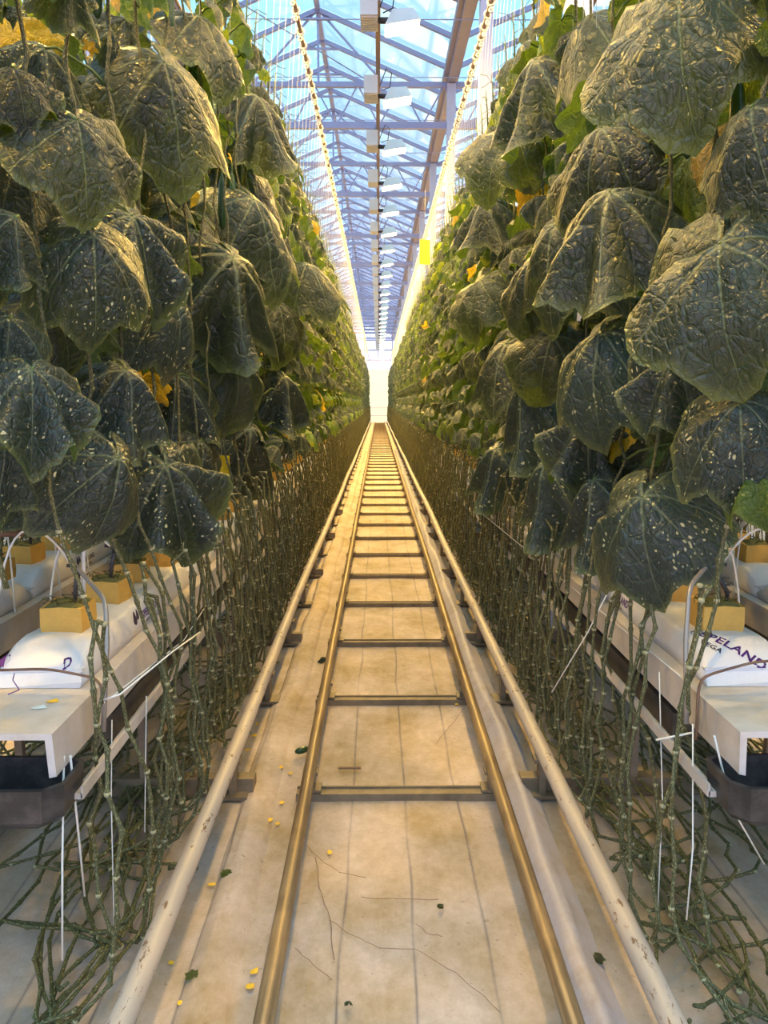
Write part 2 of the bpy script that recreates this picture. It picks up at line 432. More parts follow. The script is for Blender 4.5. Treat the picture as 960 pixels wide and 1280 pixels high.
# lattice girders: chords and crossing rods, spanning the bays
def truss(y):
    t = empty('truss', (0, y, 0)); t.parent = roof
    zl, zu = 5.25, 5.80
    MB().box((0, 0, zl), (14, 0.07, 0.09)).build('lower_chord', M['frame'], t)
    MB().box((0, 0, zu), (14, 0.06, 0.07)).build('upper_chord', M['frame'], t)
    mb = MB(); n = 22; w = 0.62
    for i in range(n):
        x0 = -6.8 + i*w; 
        mb.beam((x0, 0, zl), (x0+w/2, 0, zu), 0.02, 0.02); mb.beam((x0+w/2, 0, zu), (x0+w, 0, zl), 0.02, 0.02)
    mb.build('web_rods', M['frame'], t)['kind'] = 'stuff'
    mb = MB()
    for x in RIDGES:
        mb.beam((x, 0, zu), (x, 0, ZR), 0.03, 0.03); mb.beam((x-0.95, 0, zu), (x, 0, ZR), 0.025, 0.025); mb.beam((x+0.95, 0, zu), (x, 0, ZR), 0.025, 0.025)
    mb.build('ridge_strut', M['frame'], t)
for k in range(12): truss(TR0 + TRD*k)
# wind bracing wires and small ridge ties
mb = MB()
for k in range(6):
    y = TR0 + TRD*(2*k)
    mb.tube([(-2.7, y, 5.9), (-0.2, y+3.6, 5.85)], 0.008, 5); mb.tube([(-2.7, y+3.6, 5.9), (-0.85, y, 6.2)], 0.008, 5)
    mb.tube([(1.05, y, 5.9), (3.0, y+3.6, 5.85)], 0.008, 5)
mb.build('bracing_wire', M['frame'], roof)['kind'] = 'stuff'
for k in range(0, 44):
    y = 3.4+RD*k
    MB().box((-0.85, y, 6.66), (0.62, 0.03, 0.03)).build('ridge_tie', M['frame'], roof)
for k in range(12):
    for x in GUTS[1:3]:
        p = MB().box((x, TR0+TRD*k, ZG/2-0.1), (0.12, 0.14, ZG-0.2)).build('pillar', M['frame_light'])
        tag(p, kind='structure')
for k in range(1):
    tag(MB().box((1.05, TR0-TRD, ZG/2-0.1), (0.12, 0.14, ZG-0.2)).build('pillar', M['frame_light']), kind='structure')

# energy screen wires running across
mb = MB()
for k in range(30):
    y = 6.2 + 1.55*k
    mb.tube([(-6.5, y, 5.55), (4.8, y, 5.55)], 0.006, 4)
mb.build('screen_wire', M['frame'], roof)['kind'] = 'stuff'
lamp_rail = MB().box((0.0, 26.9, 5.26-0.08), (0.05, 58, 0.05)).build('lamp_rail', M['conduit'])
tag(lamp_rail, 'brown metal rail running overhead down the middle of the aisle', 'rail')

# ------------------------------------------------------------------ lamps
def ballast_mesh():
    mb = MB().box((-0.085, 0, 5.02), (0.165, 0.34, 0.20))
    for i in range(7): mb.box((-0.085, -0.14+0.045*i, 4.915), (0.15, 0.012, 0.014))
    return mb.mesh('ballast_box', M['white'])
def reflector_mesh():
    mb = MB(); z0, z1 = 4.88, 5.02
    outer = [(0.07, -0.13, z0-.03), (0.40, -0.13, z0+.02), (0.40, 0.13, z0+.02), (0.07, 0.13, z0-.03)]
    inner = [(0.14, -0.05, z1), (0.34, -0.05, z1+.01), (0.34, 0.05, z1+.01), (0.14, 0.05, z1)]
    mb.v = outer + inner + [(x, y, z+.008) for x, y, z in outer] + [(x, y, z+.008) for x, y, z in inner]
    for i in range(4):
        j = (i+1) % 4
        mb.face((i, j, 4+j, 4+i)); mb.face((8+j, 8+i, 12+i, 12+j)); mb.face((j, i, 8+i, 8+j))
    mb.face((4, 5, 6, 7)); mb.face((15, 14, 13, 12))
    return mb.mesh('reflector', M['white'])
me_b, me_r = ballast_mesh(), reflector_mesh()
me_bulb = MB().tube([(0.12, -0.03, 4.90), (0.16, -0.03, 4.90), (0.31, -0.03, 4.90), (0.345, -0.03, 4.90)], [0.02, 0.05, 0.05, 0.02], 10).mesh('bulb', M['bulb'])
me_sock = MB().tube([(0.0, 0, 4.945), (0.12, 0, 4.945)], 0.03, 8).mesh('socket', M['black'])
me_clip = MB().box((-0.04, 0, 5.16), (0.012, 0.10, 0.14)).mesh('bracket', M['steel'])
me_cab = MB().tube([(0.02, -.1, 5.02), (0.10, -.2, 5.18), (0.16, -.22, 5.12), (0.14, -.12, 5.0), (0.05, -.05, 4.99)], 0.006, 5).mesh('cable', M['black'])
LY0, LYD = 8.0, 1.85
def lamp(x, y, label, group, full=True, w=LAMP_W):
    t = empty('grow_lamp', (x, y, 0)); tag(t, label, 'lamp', group)
    for nm, me in (('ballast_box', me_b), ('reflector', me_r), ('bulb', me_bulb), ('socket', me_sock), ('bracket', me_clip), ('cable', me_cab)):
        inst(nm, me, t)
    l = lamp_light(x+0.24, y, 4.86, w); l.name = 'lamp_glow'; l.parent = t; l.location = (0.24, 0, 4.86)
for k in range(26):
    y = LY0 + LYD*k
    lab = ('%s sodium grow lamp hung under the overhead rail above the aisle' % ORD[k]) if k < 8 else 'sodium grow lamp far along the overhead rail where lamps merge'
    lamp(0, y, lab, 'grow lamps above the aisle')
for k in range(3):   # nearer lamps of the same line, above the frame
    lamp_light(0.24, LY0-LYD*(k+1), 4.86, LAMP_W*0.35)
for x, g in ((-2.02, 'left'), (2.10, 'right')):
    tag(MB().box((x, 18, 5.18), (0.05, 38, 0.05)).build('lamp_rail', M['conduit']), 'overhead lamp rail above the next %s aisle' % g, 'rail')
    for k in range(9):
        lamp(x, 1.2+3.7*k, 'sodium grow lamp of the neighbouring %s lamp line, glimpsed through the crop' % g, 'grow lamps above the next %s aisle' % g, w=LAMP_W*1.6)

# ------------------------------------------------------------------ rail track, pipes
SL0, SLD = 2.42, 0.815
track = empty('rail_track', (0.075, 0, 0)); tag(track, 'pair of worn brown tube rails on metal sleepers down the aisle', 'rail track')
for x in (-0.227-0.075, 0.378-0.075):
    pts = [(x + 0.002*math.sin(y*1.3), y, 0.10+0.0015*math.sin(y*2.1)) for y in [0.6+0.8*i for i in range(63)]]
    MB().tube(pts, 0.0215, 14).build('rail', M['rail'], track)
NSL = 58
me_sl = MB().box((0, 0, -0.004), (0.70, 0.062, 0.022)).box((0, -0.026, 0.008), (0.70, 0.008, 0.012)).box((0, 0.026, 0.008), (0.70, 0.008, 0.010)).mesh('sleeper', M['sleeper'])
me_st = MB().box((0, 0, 0.05), (0.022, 0.05, 0.075)).box((0, 0, 0.022), (0.07, 0.06, 0.008)).box((0, 0, 0.08), (0.05, 0.045, 0.012)).mesh('rail_stand', M['sleeper'])
for k in range(NSL):
    y = SL0+SLD*k
    inst('sleeper', me_sl, track, Matrix.Translation((0, y, 0)))
    for x in (-0.302, 0.303): inst('rail_stand', me_st, track, Matrix.Translation((x, y, 0)))
for s, x, lab in ((-1, -0.485, 'pale chipped heating pipe on low stands beside the left crop row'), (1, 0.545, 'white paint-chipped heating pipe on low stands beside the right crop row')):
    t = empty('heating_pipe', (x, 0, 0)); tag(t, lab, 'pipe')
    pts = [(0.004*math.sin(y*0.9), y, 0.15+0.004*math.sin(y*1.7)) for y in [0.5+0.5*i for i in range(99)]]
    MB().tube(pts, 0.025, 14).build('pipe', M['pipe'], t)
    me = MB().box((0, 0, 0.06), (0.022, 0.05, 0.13)).box((0, 0, 0.006), (0.10, 0.09, 0.012)).box((0, 0, 0.122), (0.055, 0.05, 0.014)).mesh('stand', M['sleeper'])
    for k in range(NSL): inst('stand', me, t, Matrix.Translation((0, SL0+SLD*k, 0)))
for s, xa, xb in ((-1, -1.6, -0.42), (1, 0.48, 1.75)):
    for k in range(5):
        y = SL0 + 0.03 + 2*SLD*k
        b = MB().box(((xa+xb)/2, y, 0.02), (xb-xa, 0.07, 0.05)).box(((xa+xb)/2, y-0.03, 0.05), (xb-xa, 0.012, 0.012))
        o = b.build('cross_beam', M['sleeper'])
        tag(o, '%s dark cross beam on the floor under the %s crop row' % (ORD[k], 'left' if s < 0 else 'right'), 'beam', 'cross beams under the %s row' % ('left' if s < 0 else 'right'))

# crumpled strip of ground cloth folded up beside the rails
def cloth_fold(x0, wid, seed, hgt):
    mb = MB(); nx = 12; ny = 160
    for j in range(ny+1):
        y = 1.2 + (j/ny)**1.25*20
        cx = x0 + 0.030*noise.noise(Vector((seed, y*0.9, 0))) + 0.012*noise.noise(Vector((seed, y*3.0, 4)))
        for i in range(nx+1):
            u = i/nx*2-1
            h = hgt*(math.exp(-(u*2.2)**2)) * (0.7+0.5*noise.noise(Vector((seed+3, y*1.6, u)))) + 0.012*abs(noise.noise(Vector((u*3, y*5, seed))))*(1-u*u)
            mb.v.append((cx+u*wid, y, max(h, 0)-0.012 + 0.016*(1-u**4)))
    for j in range(ny):
        for i in range(nx):
            a = j*(nx+1)+i; mb.face((a, a+1, a+nx+2, a+nx+1), None, True)
    return mb
tag(cloth_fold(0.468, 0.068, 2.0, 0.050).build('cloth_fold', M['cloth_shaded']), 'crumpled fold of pale ground cloth between right rail and right pipe', 'cloth')
tag(cloth_fold(-0.395, 0.06, 8.0, 0.007).build('cloth_fold', M['floor']), 'low fold of pale ground cloth beside the left heating pipe', 'cloth')

# ------------------------------------------------------------------ gutters, slabs, blocks
GUT = [(-0.745, 1, 'left near', 1.38), (-1.195, -1, 'left rear', 1.30), (0.815, -1, 'right near', 1.38), (1.305, 1, 'right rear', 1.30)]
OUT = [(-2.75, 1, 'far left', 1.3), (2.85, -1, 'far right', 1.3)]
ZT = 0.68
def gutter(x, s, where, y0, full=True):
    """s = direction of the side that faces its aisle"""
    t = empty('growing_gutter', (x, y0, 0)); tag(t, 'long white steel growing gutter under the %s crop row' % where, 'gutter', 'growing gutters')
    L = ROW_END - y0
    mb = MB(); prof = [(-0.125, ZT-0.085), (-0.128, ZT), (-0.10, ZT+0.001), (0.10, ZT+0.001), (0.128, ZT), (0.132, ZT-0.085), (0.118, ZT-0.088), (0.114, ZT-0.012), (-0.114, ZT-0.012), (-0.112, ZT-0.088)]
    n = len(prof)
    ys = [0, 0.0, L]
    for yy in (0, L):
        for (px, pz) in prof:
            sh = 0.10 if (yy == 0 and pz < ZT-0.05) else 0
            mb.v.append((px, yy + sh*0.0, pz))
    for i in range(n):
        j = (i+1) % n; mb.face((i, j, n+j, n+i))
    mb.face(list(range(n))[::-1]); mb.face([n+i for i in range(n)])
    mb.build('gutter', M['gutter'], t)
    # dark drain channel and pale lip rail below it
    MB().box((0.02*s, L/2+0.17, ZT-0.135), (0.20, L-0.34, 0.06)).build('drain_channel', M['black'], t)
    MB().box((0.150*s, L/2+0.02, ZT-0.150), (0.020, L-0.05, 0.012)).box((0.160*s, L/2+0.02, ZT-0.142), (0.005, L-0.05, 0.026)).build('edge_rail', M['gutter'], t)
    if full:
        me = MB().box((0, 0, ZT/2-0.08), (0.024, 0.024, ZT-0.2)).box((0, 0, ZT-0.175), (0.26, 0.03, 0.02)).mesh('support_leg', M['sleeper'])
        for k in range(12): inst('support_leg', me, t, Matrix.Translation((-0.04*s, 1.05+1.63*k, 0)))
    return t
for g in GUT: gutter(*g)
for g in OUT: gutter(*g, full=False)

def slab_mesh(seed):
    """film-wrapped slab, soft and puckered, 0.97 m long"""
    mb = MB(); nx, ny = 8, 26; W, L, H = 0.095, 0.97, 0.080
    prof = [(-1, 0.0), (-1.04, 0.35), (-0.96, 0.85), (-0.80, 1.0), (-0.3, 1.03), (0.3, 1.03), (0.80, 1.0), (0.96, 0.85), (1.04, 0.35), (1, 0.0)]
    n = len(prof)
    for j in range(ny+1):
        y = j/ny*L; e = min(j, ny-j); k = 1.0 if e > 2 else (0.48, 0.78, 0.96)[e]
        for i, (a, b) in enumerate(prof):
            w = 1 + 0.03*noise.noise(Vector((a*3, y*9, seed)))
            hh = 1 + 0.07*noise.noise(Vector((a*2, y*14, seed+5)))
            zz = b*H*hh*k
            sy = 0.018 if (j == 0 and b < .5) else (-0.018 if (j == ny and b < .5) else 0)
            mb.v.append((a*W*w*(0.97 if e == 0 else 1), y - sy, zz))
    for j in range(ny):
        for i in range(n):
            q = (i+1) % n; a = j*n+i; b = j*n+q; mb.face((a, b, b+n, a+n), None, i not in (n-1,))
    mb.face(list(range(n))[::-1]); mb.face([ny*n+i for i in range(n)])
    # welded end seam
    for y in (0.004, L-0.004): mb.box((0, y, H*0.42), (2*W*0.99, 0.016, 0.005))
    return mb.mesh('slab', M['slab'])
SLAB = [slab_mesh(i*3.1) for i in range(3)]
def text_mesh(txt, size, mat):
    c = bpy.data.curves.new('print', 'FONT'); c.body = txt; c.size = size; c.offset = 0.0012*size/0.05; c.extrude = 0.0004
    c.align_x = 'LEFT'; c.resolution_u = 2; c.space_character = 1.05
    o = bpy.data.objects.new('print', c); COL.objects.link(o)
    bpy.context.view_layer.update()
    me = bpy.data.meshes.new_from_object(o.evaluated_get(bpy.context.evaluated_depsgraph_get()))
    bpy.data.objects.remove(o); me.materials.clear(); me.materials.append(mat)
    return me
TXT = text_mesh('SPELAND', 0.050, M['ink']); TXTD = text_mesh('SPELAND', 0.040, M['ink_dark']); TXV = text_mesh('VEGA', 0.022, M['ink_dark']); TXD = text_mesh('D', 0.042, M['ink'])
def drop_logo(mat, s=1.0):
    """little pair of drops printed before the name"""
    mb = MB()
    for (dx, dy, k) in ((0, 0, 1.0), (0.017, 0.004, 0.8)):
        pts = []
        for i in range(12):
            a = 2*PI*i/12; r = 0.010*k
            x = r*math.sin(a)*(1 if math.cos(a) < 0 else 1-0.6*math.cos(a)); y = r*math.cos(a)*(1.9 if math.cos(a) > 0 else 1)
            pts.append((dx+x, dy+y+0.012, 0))
        n = len(mb.v); mb.v += [(x*s, y*s, 0) for x, y, z in pts] + [(x*s, y*s, 0.0006) for x, y, z in pts]
        mb.face([n+12+i for i in range(12)][::-1]); 
        mb.face([n+i for i in range(12)])
    return mb.mesh('logo', mat)
LOGO, LOGOD = drop_logo(M['ink_dark'], 1.3), drop_logo(M['ink_dark'], 1.1)
from mathutils.bvhtree import BVHTree
SLAB_BVH = [BVHTree.FromPolygons([v.co for v in m.vertices], [tuple(p.vertices) for p in m.polygons]) for m in SLAB]
def pressed(me, m, k, name):
    """the same print, laid on the curved film of slab k"""
    n = m.to_3x3() @ Vector((0, 0, 1)); n.normalize()
    c = me.copy()
    for v in c.vertices:
        p = m @ v.co; h = SLAB_BVH[k].ray_cast(p + n*0.05, -n, 0.15)
        v.co = (h[0] if h[0] else p) + n*0.0009
    return inst(name, c, None)
def frame_mat(o, xdir, ydir):
    x = Vector(xdir).normalized(); y = Vector(ydir).normalized(); z = x.cross(y)
    m = Matrix((x, y, z)).transposed().to_4x4(); m.translation = Vector(o); return m

# planting block
def block_mesh():
    mb = MB(); 
    b = 0.05
    rings = [(b*0.98, 0.0), (b*1.02, 0.02), (b, 0.062)]
    for (r, z) in rings:
        for k in range(8):
            a = PI/4*k; q = r/max(abs(math.cos(a)), abs(math.sin(a))) * (0.96 if k % 2 else 1)
            mb.v.append((q*math.cos(a), q*math.sin(a), z + (0.004 if k % 3 == 0 and z > .05 else 0)))
    for i in range(2):
        for k in range(8): a = i*8+k; q = i*8+(k+1) % 8; mb.face((a, q, q+8, a+8))
    mb.face(list(range(8))[::-1]); mb.face([16+k for k in range(8)])
    return mb.mesh('block', M['block'])
def moss_mesh():
    mb = MB(); n = 9; s = 0.047
    for j in range(n+1):
        for i in range(n+1):
            x = (i/n*2-1)*s; y = (j/n*2-1)*s; e = 1-max(abs(i/n*2-1), abs(j/n*2-1))**4
            mb.v.append((x, y, 0.060 + e*(0.010+0.010*noise.noise(Vector((x*80, y*80, 1))))))
    for j in range(n):
        for i in range(n): a = j*(n+1)+i; mb.face((a, a+1, a+n+2, a+n+1), None, True)
    for k in range(14):
        x, y = random.uniform(-.04, .04), random.uniform(-.04, .04)
        mb.tube([(x, y, .066), (x+random.uniform(-.02, .02), y+random.uniform(-.02, .02), .08), (x+random.uniform(-.03, .03), y+random.uniform(-.03, .03), .068)], 0.0012, 3)
    return mb.mesh('moss', M['wool'])
ME_BLOCK, ME_MOSS = block_mesh(), moss_mesh()
def stake_mesh(s):
    mb = MB(); mb.tube([(0.01, 0, -0.03), (0.012, 0.0, 0.03), (0.03*s, -0.02, 0.085)], [0.004, 0.0055, 0.006], 6)
    mb.tube([(0.03*s, -0.02, 0.085), (0.026*s, -0.025, 0.100), (0.008*s, -0.03, 0.104)], 0.0045, 5)
    for k in range(3): mb.box((0.012+0.005*s*k, -0.004*k, 0.03+0.018*k), (0.014, 0.006, 0.004))
    return mb.mesh('stake', M['black'])
def drip_tube(s, k):
    rd = random.Random(40+k)
    w = rd.uniform(0.10, 0.20); h = rd.uniform(0.10, 0.17); yo = rd.uniform(-0.08, 0.10)
    pts = []
    for i in range(15):
        a = i/14
        pts.append((0.022*s*(1-a) - s*w*a - s*0.03*math.sin(PI*a), yo*a-0.028, 0.10*(1-a) + 4*h*a*(1-a) - 0.16*a*a))
    return MB().tube(pts, 0.0028, 6).mesh('drip_tube', M['tube'])
STAKE = {s: stake_mesh(s) for s in (-1, 1)}
DRIP = {(s, k): drip_tube(s, k) for s in (-1, 1) for k in range(4)}
SLOT = 0.25
def slabs_row(x, s, where, ystart, n):
    near = where in ('left near', 'right near')
    for k in range(n):
        y = ystart + k*1.0
        lab = ('%s white film-wrapped substrate slab on the %s gutter' % (ORD[k].replace('nearest', 'frontmost'), where)) if k < 10 else 'white substrate slab far along the %s gutter behind hanging stems' % where
        t = empty('substrate_slab', (x, y, ZT+0.002)); tag(t, lab, 'slab', 'substrate slabs on the %s gutter' % where)
        inst('film_bag', SLAB[k % 3], t)
        if k < 6:
            zd = Vector((0, 0, 1))
            sx = s*0.0995
            # lettering on the side that can be seen from the aisle
            vs = 1 if x < 0 else -1
            if near:
                if x > 0 and k == 0:
                    up = Vector((-0.55, 0.25, 0.8))
                    nrm = Vector((0, -0.50, 0.86)); xd = Vector((0.66, -0.64, -0.38)).normalized(); yd = nrm.cross(xd)
                    pressed(TXT, frame_mat((-0.070, 0.092, 0.0875), xd, yd) @ Matrix.Scale(0.72, 4), k % 3, 'printed_name').parent = t
                    pressed(LOGO, frame_mat((-0.078, 0.098, 0.0875), xd, yd), k % 3, 'printed_logo').parent = t
                    pressed(TXV, frame_mat((-0.080, 0.060, 0.084), xd, yd) @ Matrix.Scale(0.9, 4), k % 3, 'printed_line').parent = t
                elif x < 0 and k == 0:
                    pressed(TXD, frame_mat((0.050, -0.0022, 0.036), (1, 0, 0), (0, 0, 1)) @ Matrix.Rotation(R(20), 4, 'Z') @ Matrix.Scale(.6, 4), k % 3, 'printed_letter').parent = t
                    pressed(TXD, frame_mat((-0.084, -0.0022, 0.038), (1, 0, 0), (0, 0, 1)) @ Matrix.Rotation(R(50), 4, 'Z') @ Matrix.Scale(.6, 4), k % 3, 'printed_letter').parent = t
            xx = vs*0.1005
            yy = 0.42
            dirv = (0, 1 if vs > 0 else -1, 0)
            mats = (TXT, LOGO) if near else (TXTD, LOGOD)
            o0 = (xx*1.02, yy if vs > 0 else yy+0.22, 0.030)
            pressed(mats[0], frame_mat(o0, dirv, (0, 0, 1)) @ Matrix.Scale(0.6, 4), k % 3, 'printed_name').parent = t
            o1 = (xx*1.02, (yy-0.06) if vs > 0 else yy+0.28, 0.028)
            pressed(mats[1], frame_mat(o1, dirv, (0, 0, 1)), k % 3, 'printed_logo').parent = t
            pressed(TXV, frame_mat((xx*1.02, yy+0.03 if vs > 0 else yy+0.19, 0.010), dirv, (0, 0, 1)) @ Matrix.Scale(0.7, 4), k % 3, 'printed_line').parent = t
    nb = n*4
    for k in range(nb):
        y = ystart + 0.17 + SLOT*k
        if k > 60: break
        lab = ('%s yellow planting block on the slabs of the %s gutter' % (ORD[k].replace('nearest', 'frontmost'), where)) if k < 12 else 'yellow planting block further along the %s gutter' % where
        t = empty('planting_block', (x + 0.012*math.sin(k*2.7), y+0.012*math.sin(k*1.9), ZT+0.080)); t.rotation_euler = (0, 0, 0.12*math.sin(k*4.1)); tag(t, lab, 'planting block', 'planting blocks on the %s gutter' % where)
        inst('wrapper', ME_BLOCK, t); inst('moss_top', ME_MOSS, t)
        if k < 22:
            d = empty('drip_stake', (x+0.01, y-0.01, ZT+0.14)); tag(d, ('black drip stake with white tube in the %s planting block of the %s gutter' % (ORD[k].replace('nearest', 'frontmost'), where)) if k < 12 else 'black drip stake in a block further along the %s gutter' % where, 'drip stake', 'drip stakes of the %s gutter' % where)
            inst('stake', STAKE[s], d); inst('tube', DRIP[(s, k % 4)], d)
slabs_row(-0.745, 1, 'left near', 1.63, 20)
slabs_row(0.815, -1, 'right near', 1.63, 20)
slabs_row(-1.195, -1, 'left rear', 1.40, 10)
slabs_row(1.305, 1, 'right rear', 1.40, 10)

# dripper supply lines along the gap between the paired gutters
for x, w in ((-0.97, 'left'), (1.06, 'right')):
    tag(MB().tube([(x+0.01*math.sin(y), y, 0.60+0.01*math.sin(2*y)) for y in [1.3+0.6*i for i in range(60)]], 0.011, 8).build('supply_hose', M['black']), 'black supply hose between the paired %s gutters' % w, 'hose')

# end troughs, rods, pipes near the camera
def trough(cx, s, where):
    t = empty('drain_trough', (cx, 1.34, 0.50)); tag(t, 'black plastic drain trough under the open end of the %s gutter' % where, 'trough')
    mb = MB(); W, D, H = 0.46, 0.15, 0.085
    o = [(-s*W, 0), (s*0.12, 0), (s*0.15, 0.03), (s*0.15, D-0.02), (s*0.12, D), (-s*W, D)]
    if s < 0: o = o[::-1]
    k = len(o)
    lv = [(1.0, 0.0, 0.012), (1.0, H*0.5, 0.0), (1.0, H, -0.004)]
    cxm = sum(p[0] for p in o)/k; cym = sum(p[1] for p in o)/k
    def ring(ins, z):
        for (x, y) in o:
            dx, dy = cxm-x, cym-y; l = math.hypot(dx, dy)
            mb.v.append((x+math.copysign(min(ins, abs(dx)), dx), y+math.copysign(min(ins, abs(dy)), dy), z))
    for ins, z in ((0.022, 0), (0.006, 0.018), (0.0, H), (0.008, H), (0.014, 0.02), (0.028, 0.008)): ring(ins, z)
    for i in range(5):
        for j in range(k): a = i*k+j; b = i*k+(j+1) % k; mb.face((a, b, b+k, a+k))
    mb.face(list(range(k))[::-1]); mb.face([5*k+j for j in range(k)])
    mb.build('tray', M['black'], t)
    MB().tube([(-s*0.3, 0.07, 0.0), (-s*0.3, 0.07, -0.50)], 0.03, 10).build('drain_pipe', M['black'], t)
trough(-0.745, 1, 'left near'); trough(0.815, -1, 'right near')

def rod(pts, r, name, lab, cat, mat='rod'):
    # bend the polyline smoothly
    P = [Vector(p) for p in pts]; out = [P[0]]
    for i in range(1, len(P)-1):
        a, b, c = P[i-1], P[i], P[i+1]
        d1 = min(0.03, (b-a).length/3); d2 = min(0.03, (c-b).length/3)
        p0 = b-(b-a).normalized()*d1; p2 = b+(c-b).normalized()*d2
        for k in range(5): u = k/4; out.append(p0*(1-u)**2+b*2*u*(1-u)+p2*u*u)
    out.append(P[-1])
    o = MB().tube(out, r, 8).build(name, M[mat]); tag(o, lab, cat); return o
rod([at(50, 655, 1.95), at(60, 668, 1.92), at(132, 750, 1.70), at(134, 800, 1.67), at(129, 915, 1.62)], 0.0055, 'bent_rod', 'bent grey support rod hooked over the front left slab', 'rod')
rod([at(950, 645, 1.95), at(937, 645, 1.92), at(862, 732, 1.70), at(857, 800, 1.67), at(858, 905, 1.62)], 0.0055, 'bent_rod', 'bent grey support rod beside the front right slab', 'rod')
rod([at(50, 560, 1.9), at(50, 640, 1.92), at(48, 665, 1.92), at(-20, 668, 1.80)], 0.009, 'rusty_pipe', 'rusty brown upright pipe with an elbow above the left gutters', 'pipe', 'rust')
rod([at(104, 640, 1.82), at(105, 748, 1.86)], 0.0045, 'white_stake', 'straight white stake standing in the front left planting block', 'stake', 'white')
rod([at(-10, 838, 1.62), at(60, 836, 1.63), at(118, 847, 1.62), at(127, 858, 1.60), at(128, 880, 1.6)], 0.003, 'brown_cord', 'brown cord laid across the front of the left gutter top', 'cord', 'rust')
rod([at(965, 826, 1.62), at(940, 828, 1.63), at(880, 845, 1.62), at(873, 860, 1.61), at(870, 925, 1.6)], 0.003, 'brown_cord', 'brown cord laid across the front of the right gutter top', 'cord', 'rust')
# white twines tied to the rods and hanging by the gutter ends
def twine(pts, lab, r=0.0016, mat='string'):
    o = MB().tube(pts, r, 5).build('twine', M[mat]); tag(o, lab, 'twine'); return o
twine([at(126, 876, 1.60), at(150, 868, 1.6), at(215, 815, 1.9), at(250, 790, 2.1)], 'taut white twine from the left support rod to the stems', 0.0022)
twine([at(80, 945, 1.50), at(78, 1080, 1.52), at(78, 1200, 1.56)], 'white twine hanging straight from the left gutter corner to the floor', 0.0022)
twine([at(88, 945, 1.50), at(97, 1030, 1.60), at(106, 1120, 1.70)], 'white twine slanting down from the left gutter corner', 0.0024)
twine([at(140, 900, 1.7), at(139, 1000, 1.72), at(143, 1170, 1.75)], 'thin white twine hanging beside the left support rod', 0.0014)
twine([at(183, 870, 1.9), at(181, 1040, 1.92)], 'thin white twine hanging among the left stems', 0.0014)
twine([at(824, 840, 1.8), at(828, 1000, 1.85), at(822, 1140, 1.85)], 'white twine hanging in front of the right stems', 0.0016)
twine([at(866, 905, 1.6), at(866, 1060, 1.6), at(858, 1150, 1.62)], 'white twine hanging from the right support rod', 0.0018)
twine([at(893, 920, 1.5), at(915, 1010, 1.6), at(955, 1080, 1.7)], 'white twine slanting from the right gutter corner', 0.0022)
twine([at(865, 916, 1.62), at(820, 925, 1.65)], 'short white twine tied to the right support rod', 0.0024)
twine([at(690, 865, 2.4), at(735, 790, 2.3), at(765, 730, 2.2)], 'pale twine stretched diagonally between the right stems and pipe', 0.002)
twine([at(600, 640, 4.0), at(700, 722, 2.8), at(850, 845, 1.75)], 'thin pale line running along the edge of the right gutter', 0.0012)
twine([at(300, 690, 3.5), at(230, 800, 2.2), at(128, 880, 1.62)], 'thin pale line running along the edge of the left gutter', 0.0012)
twine([at(10, 868, 1.55), at(24, 862, 1.58), at(16, 850, 1.60), at(18, 842, 1.62)], 'short blue thread lying on the left gutter top', 0.0012, 'ink')

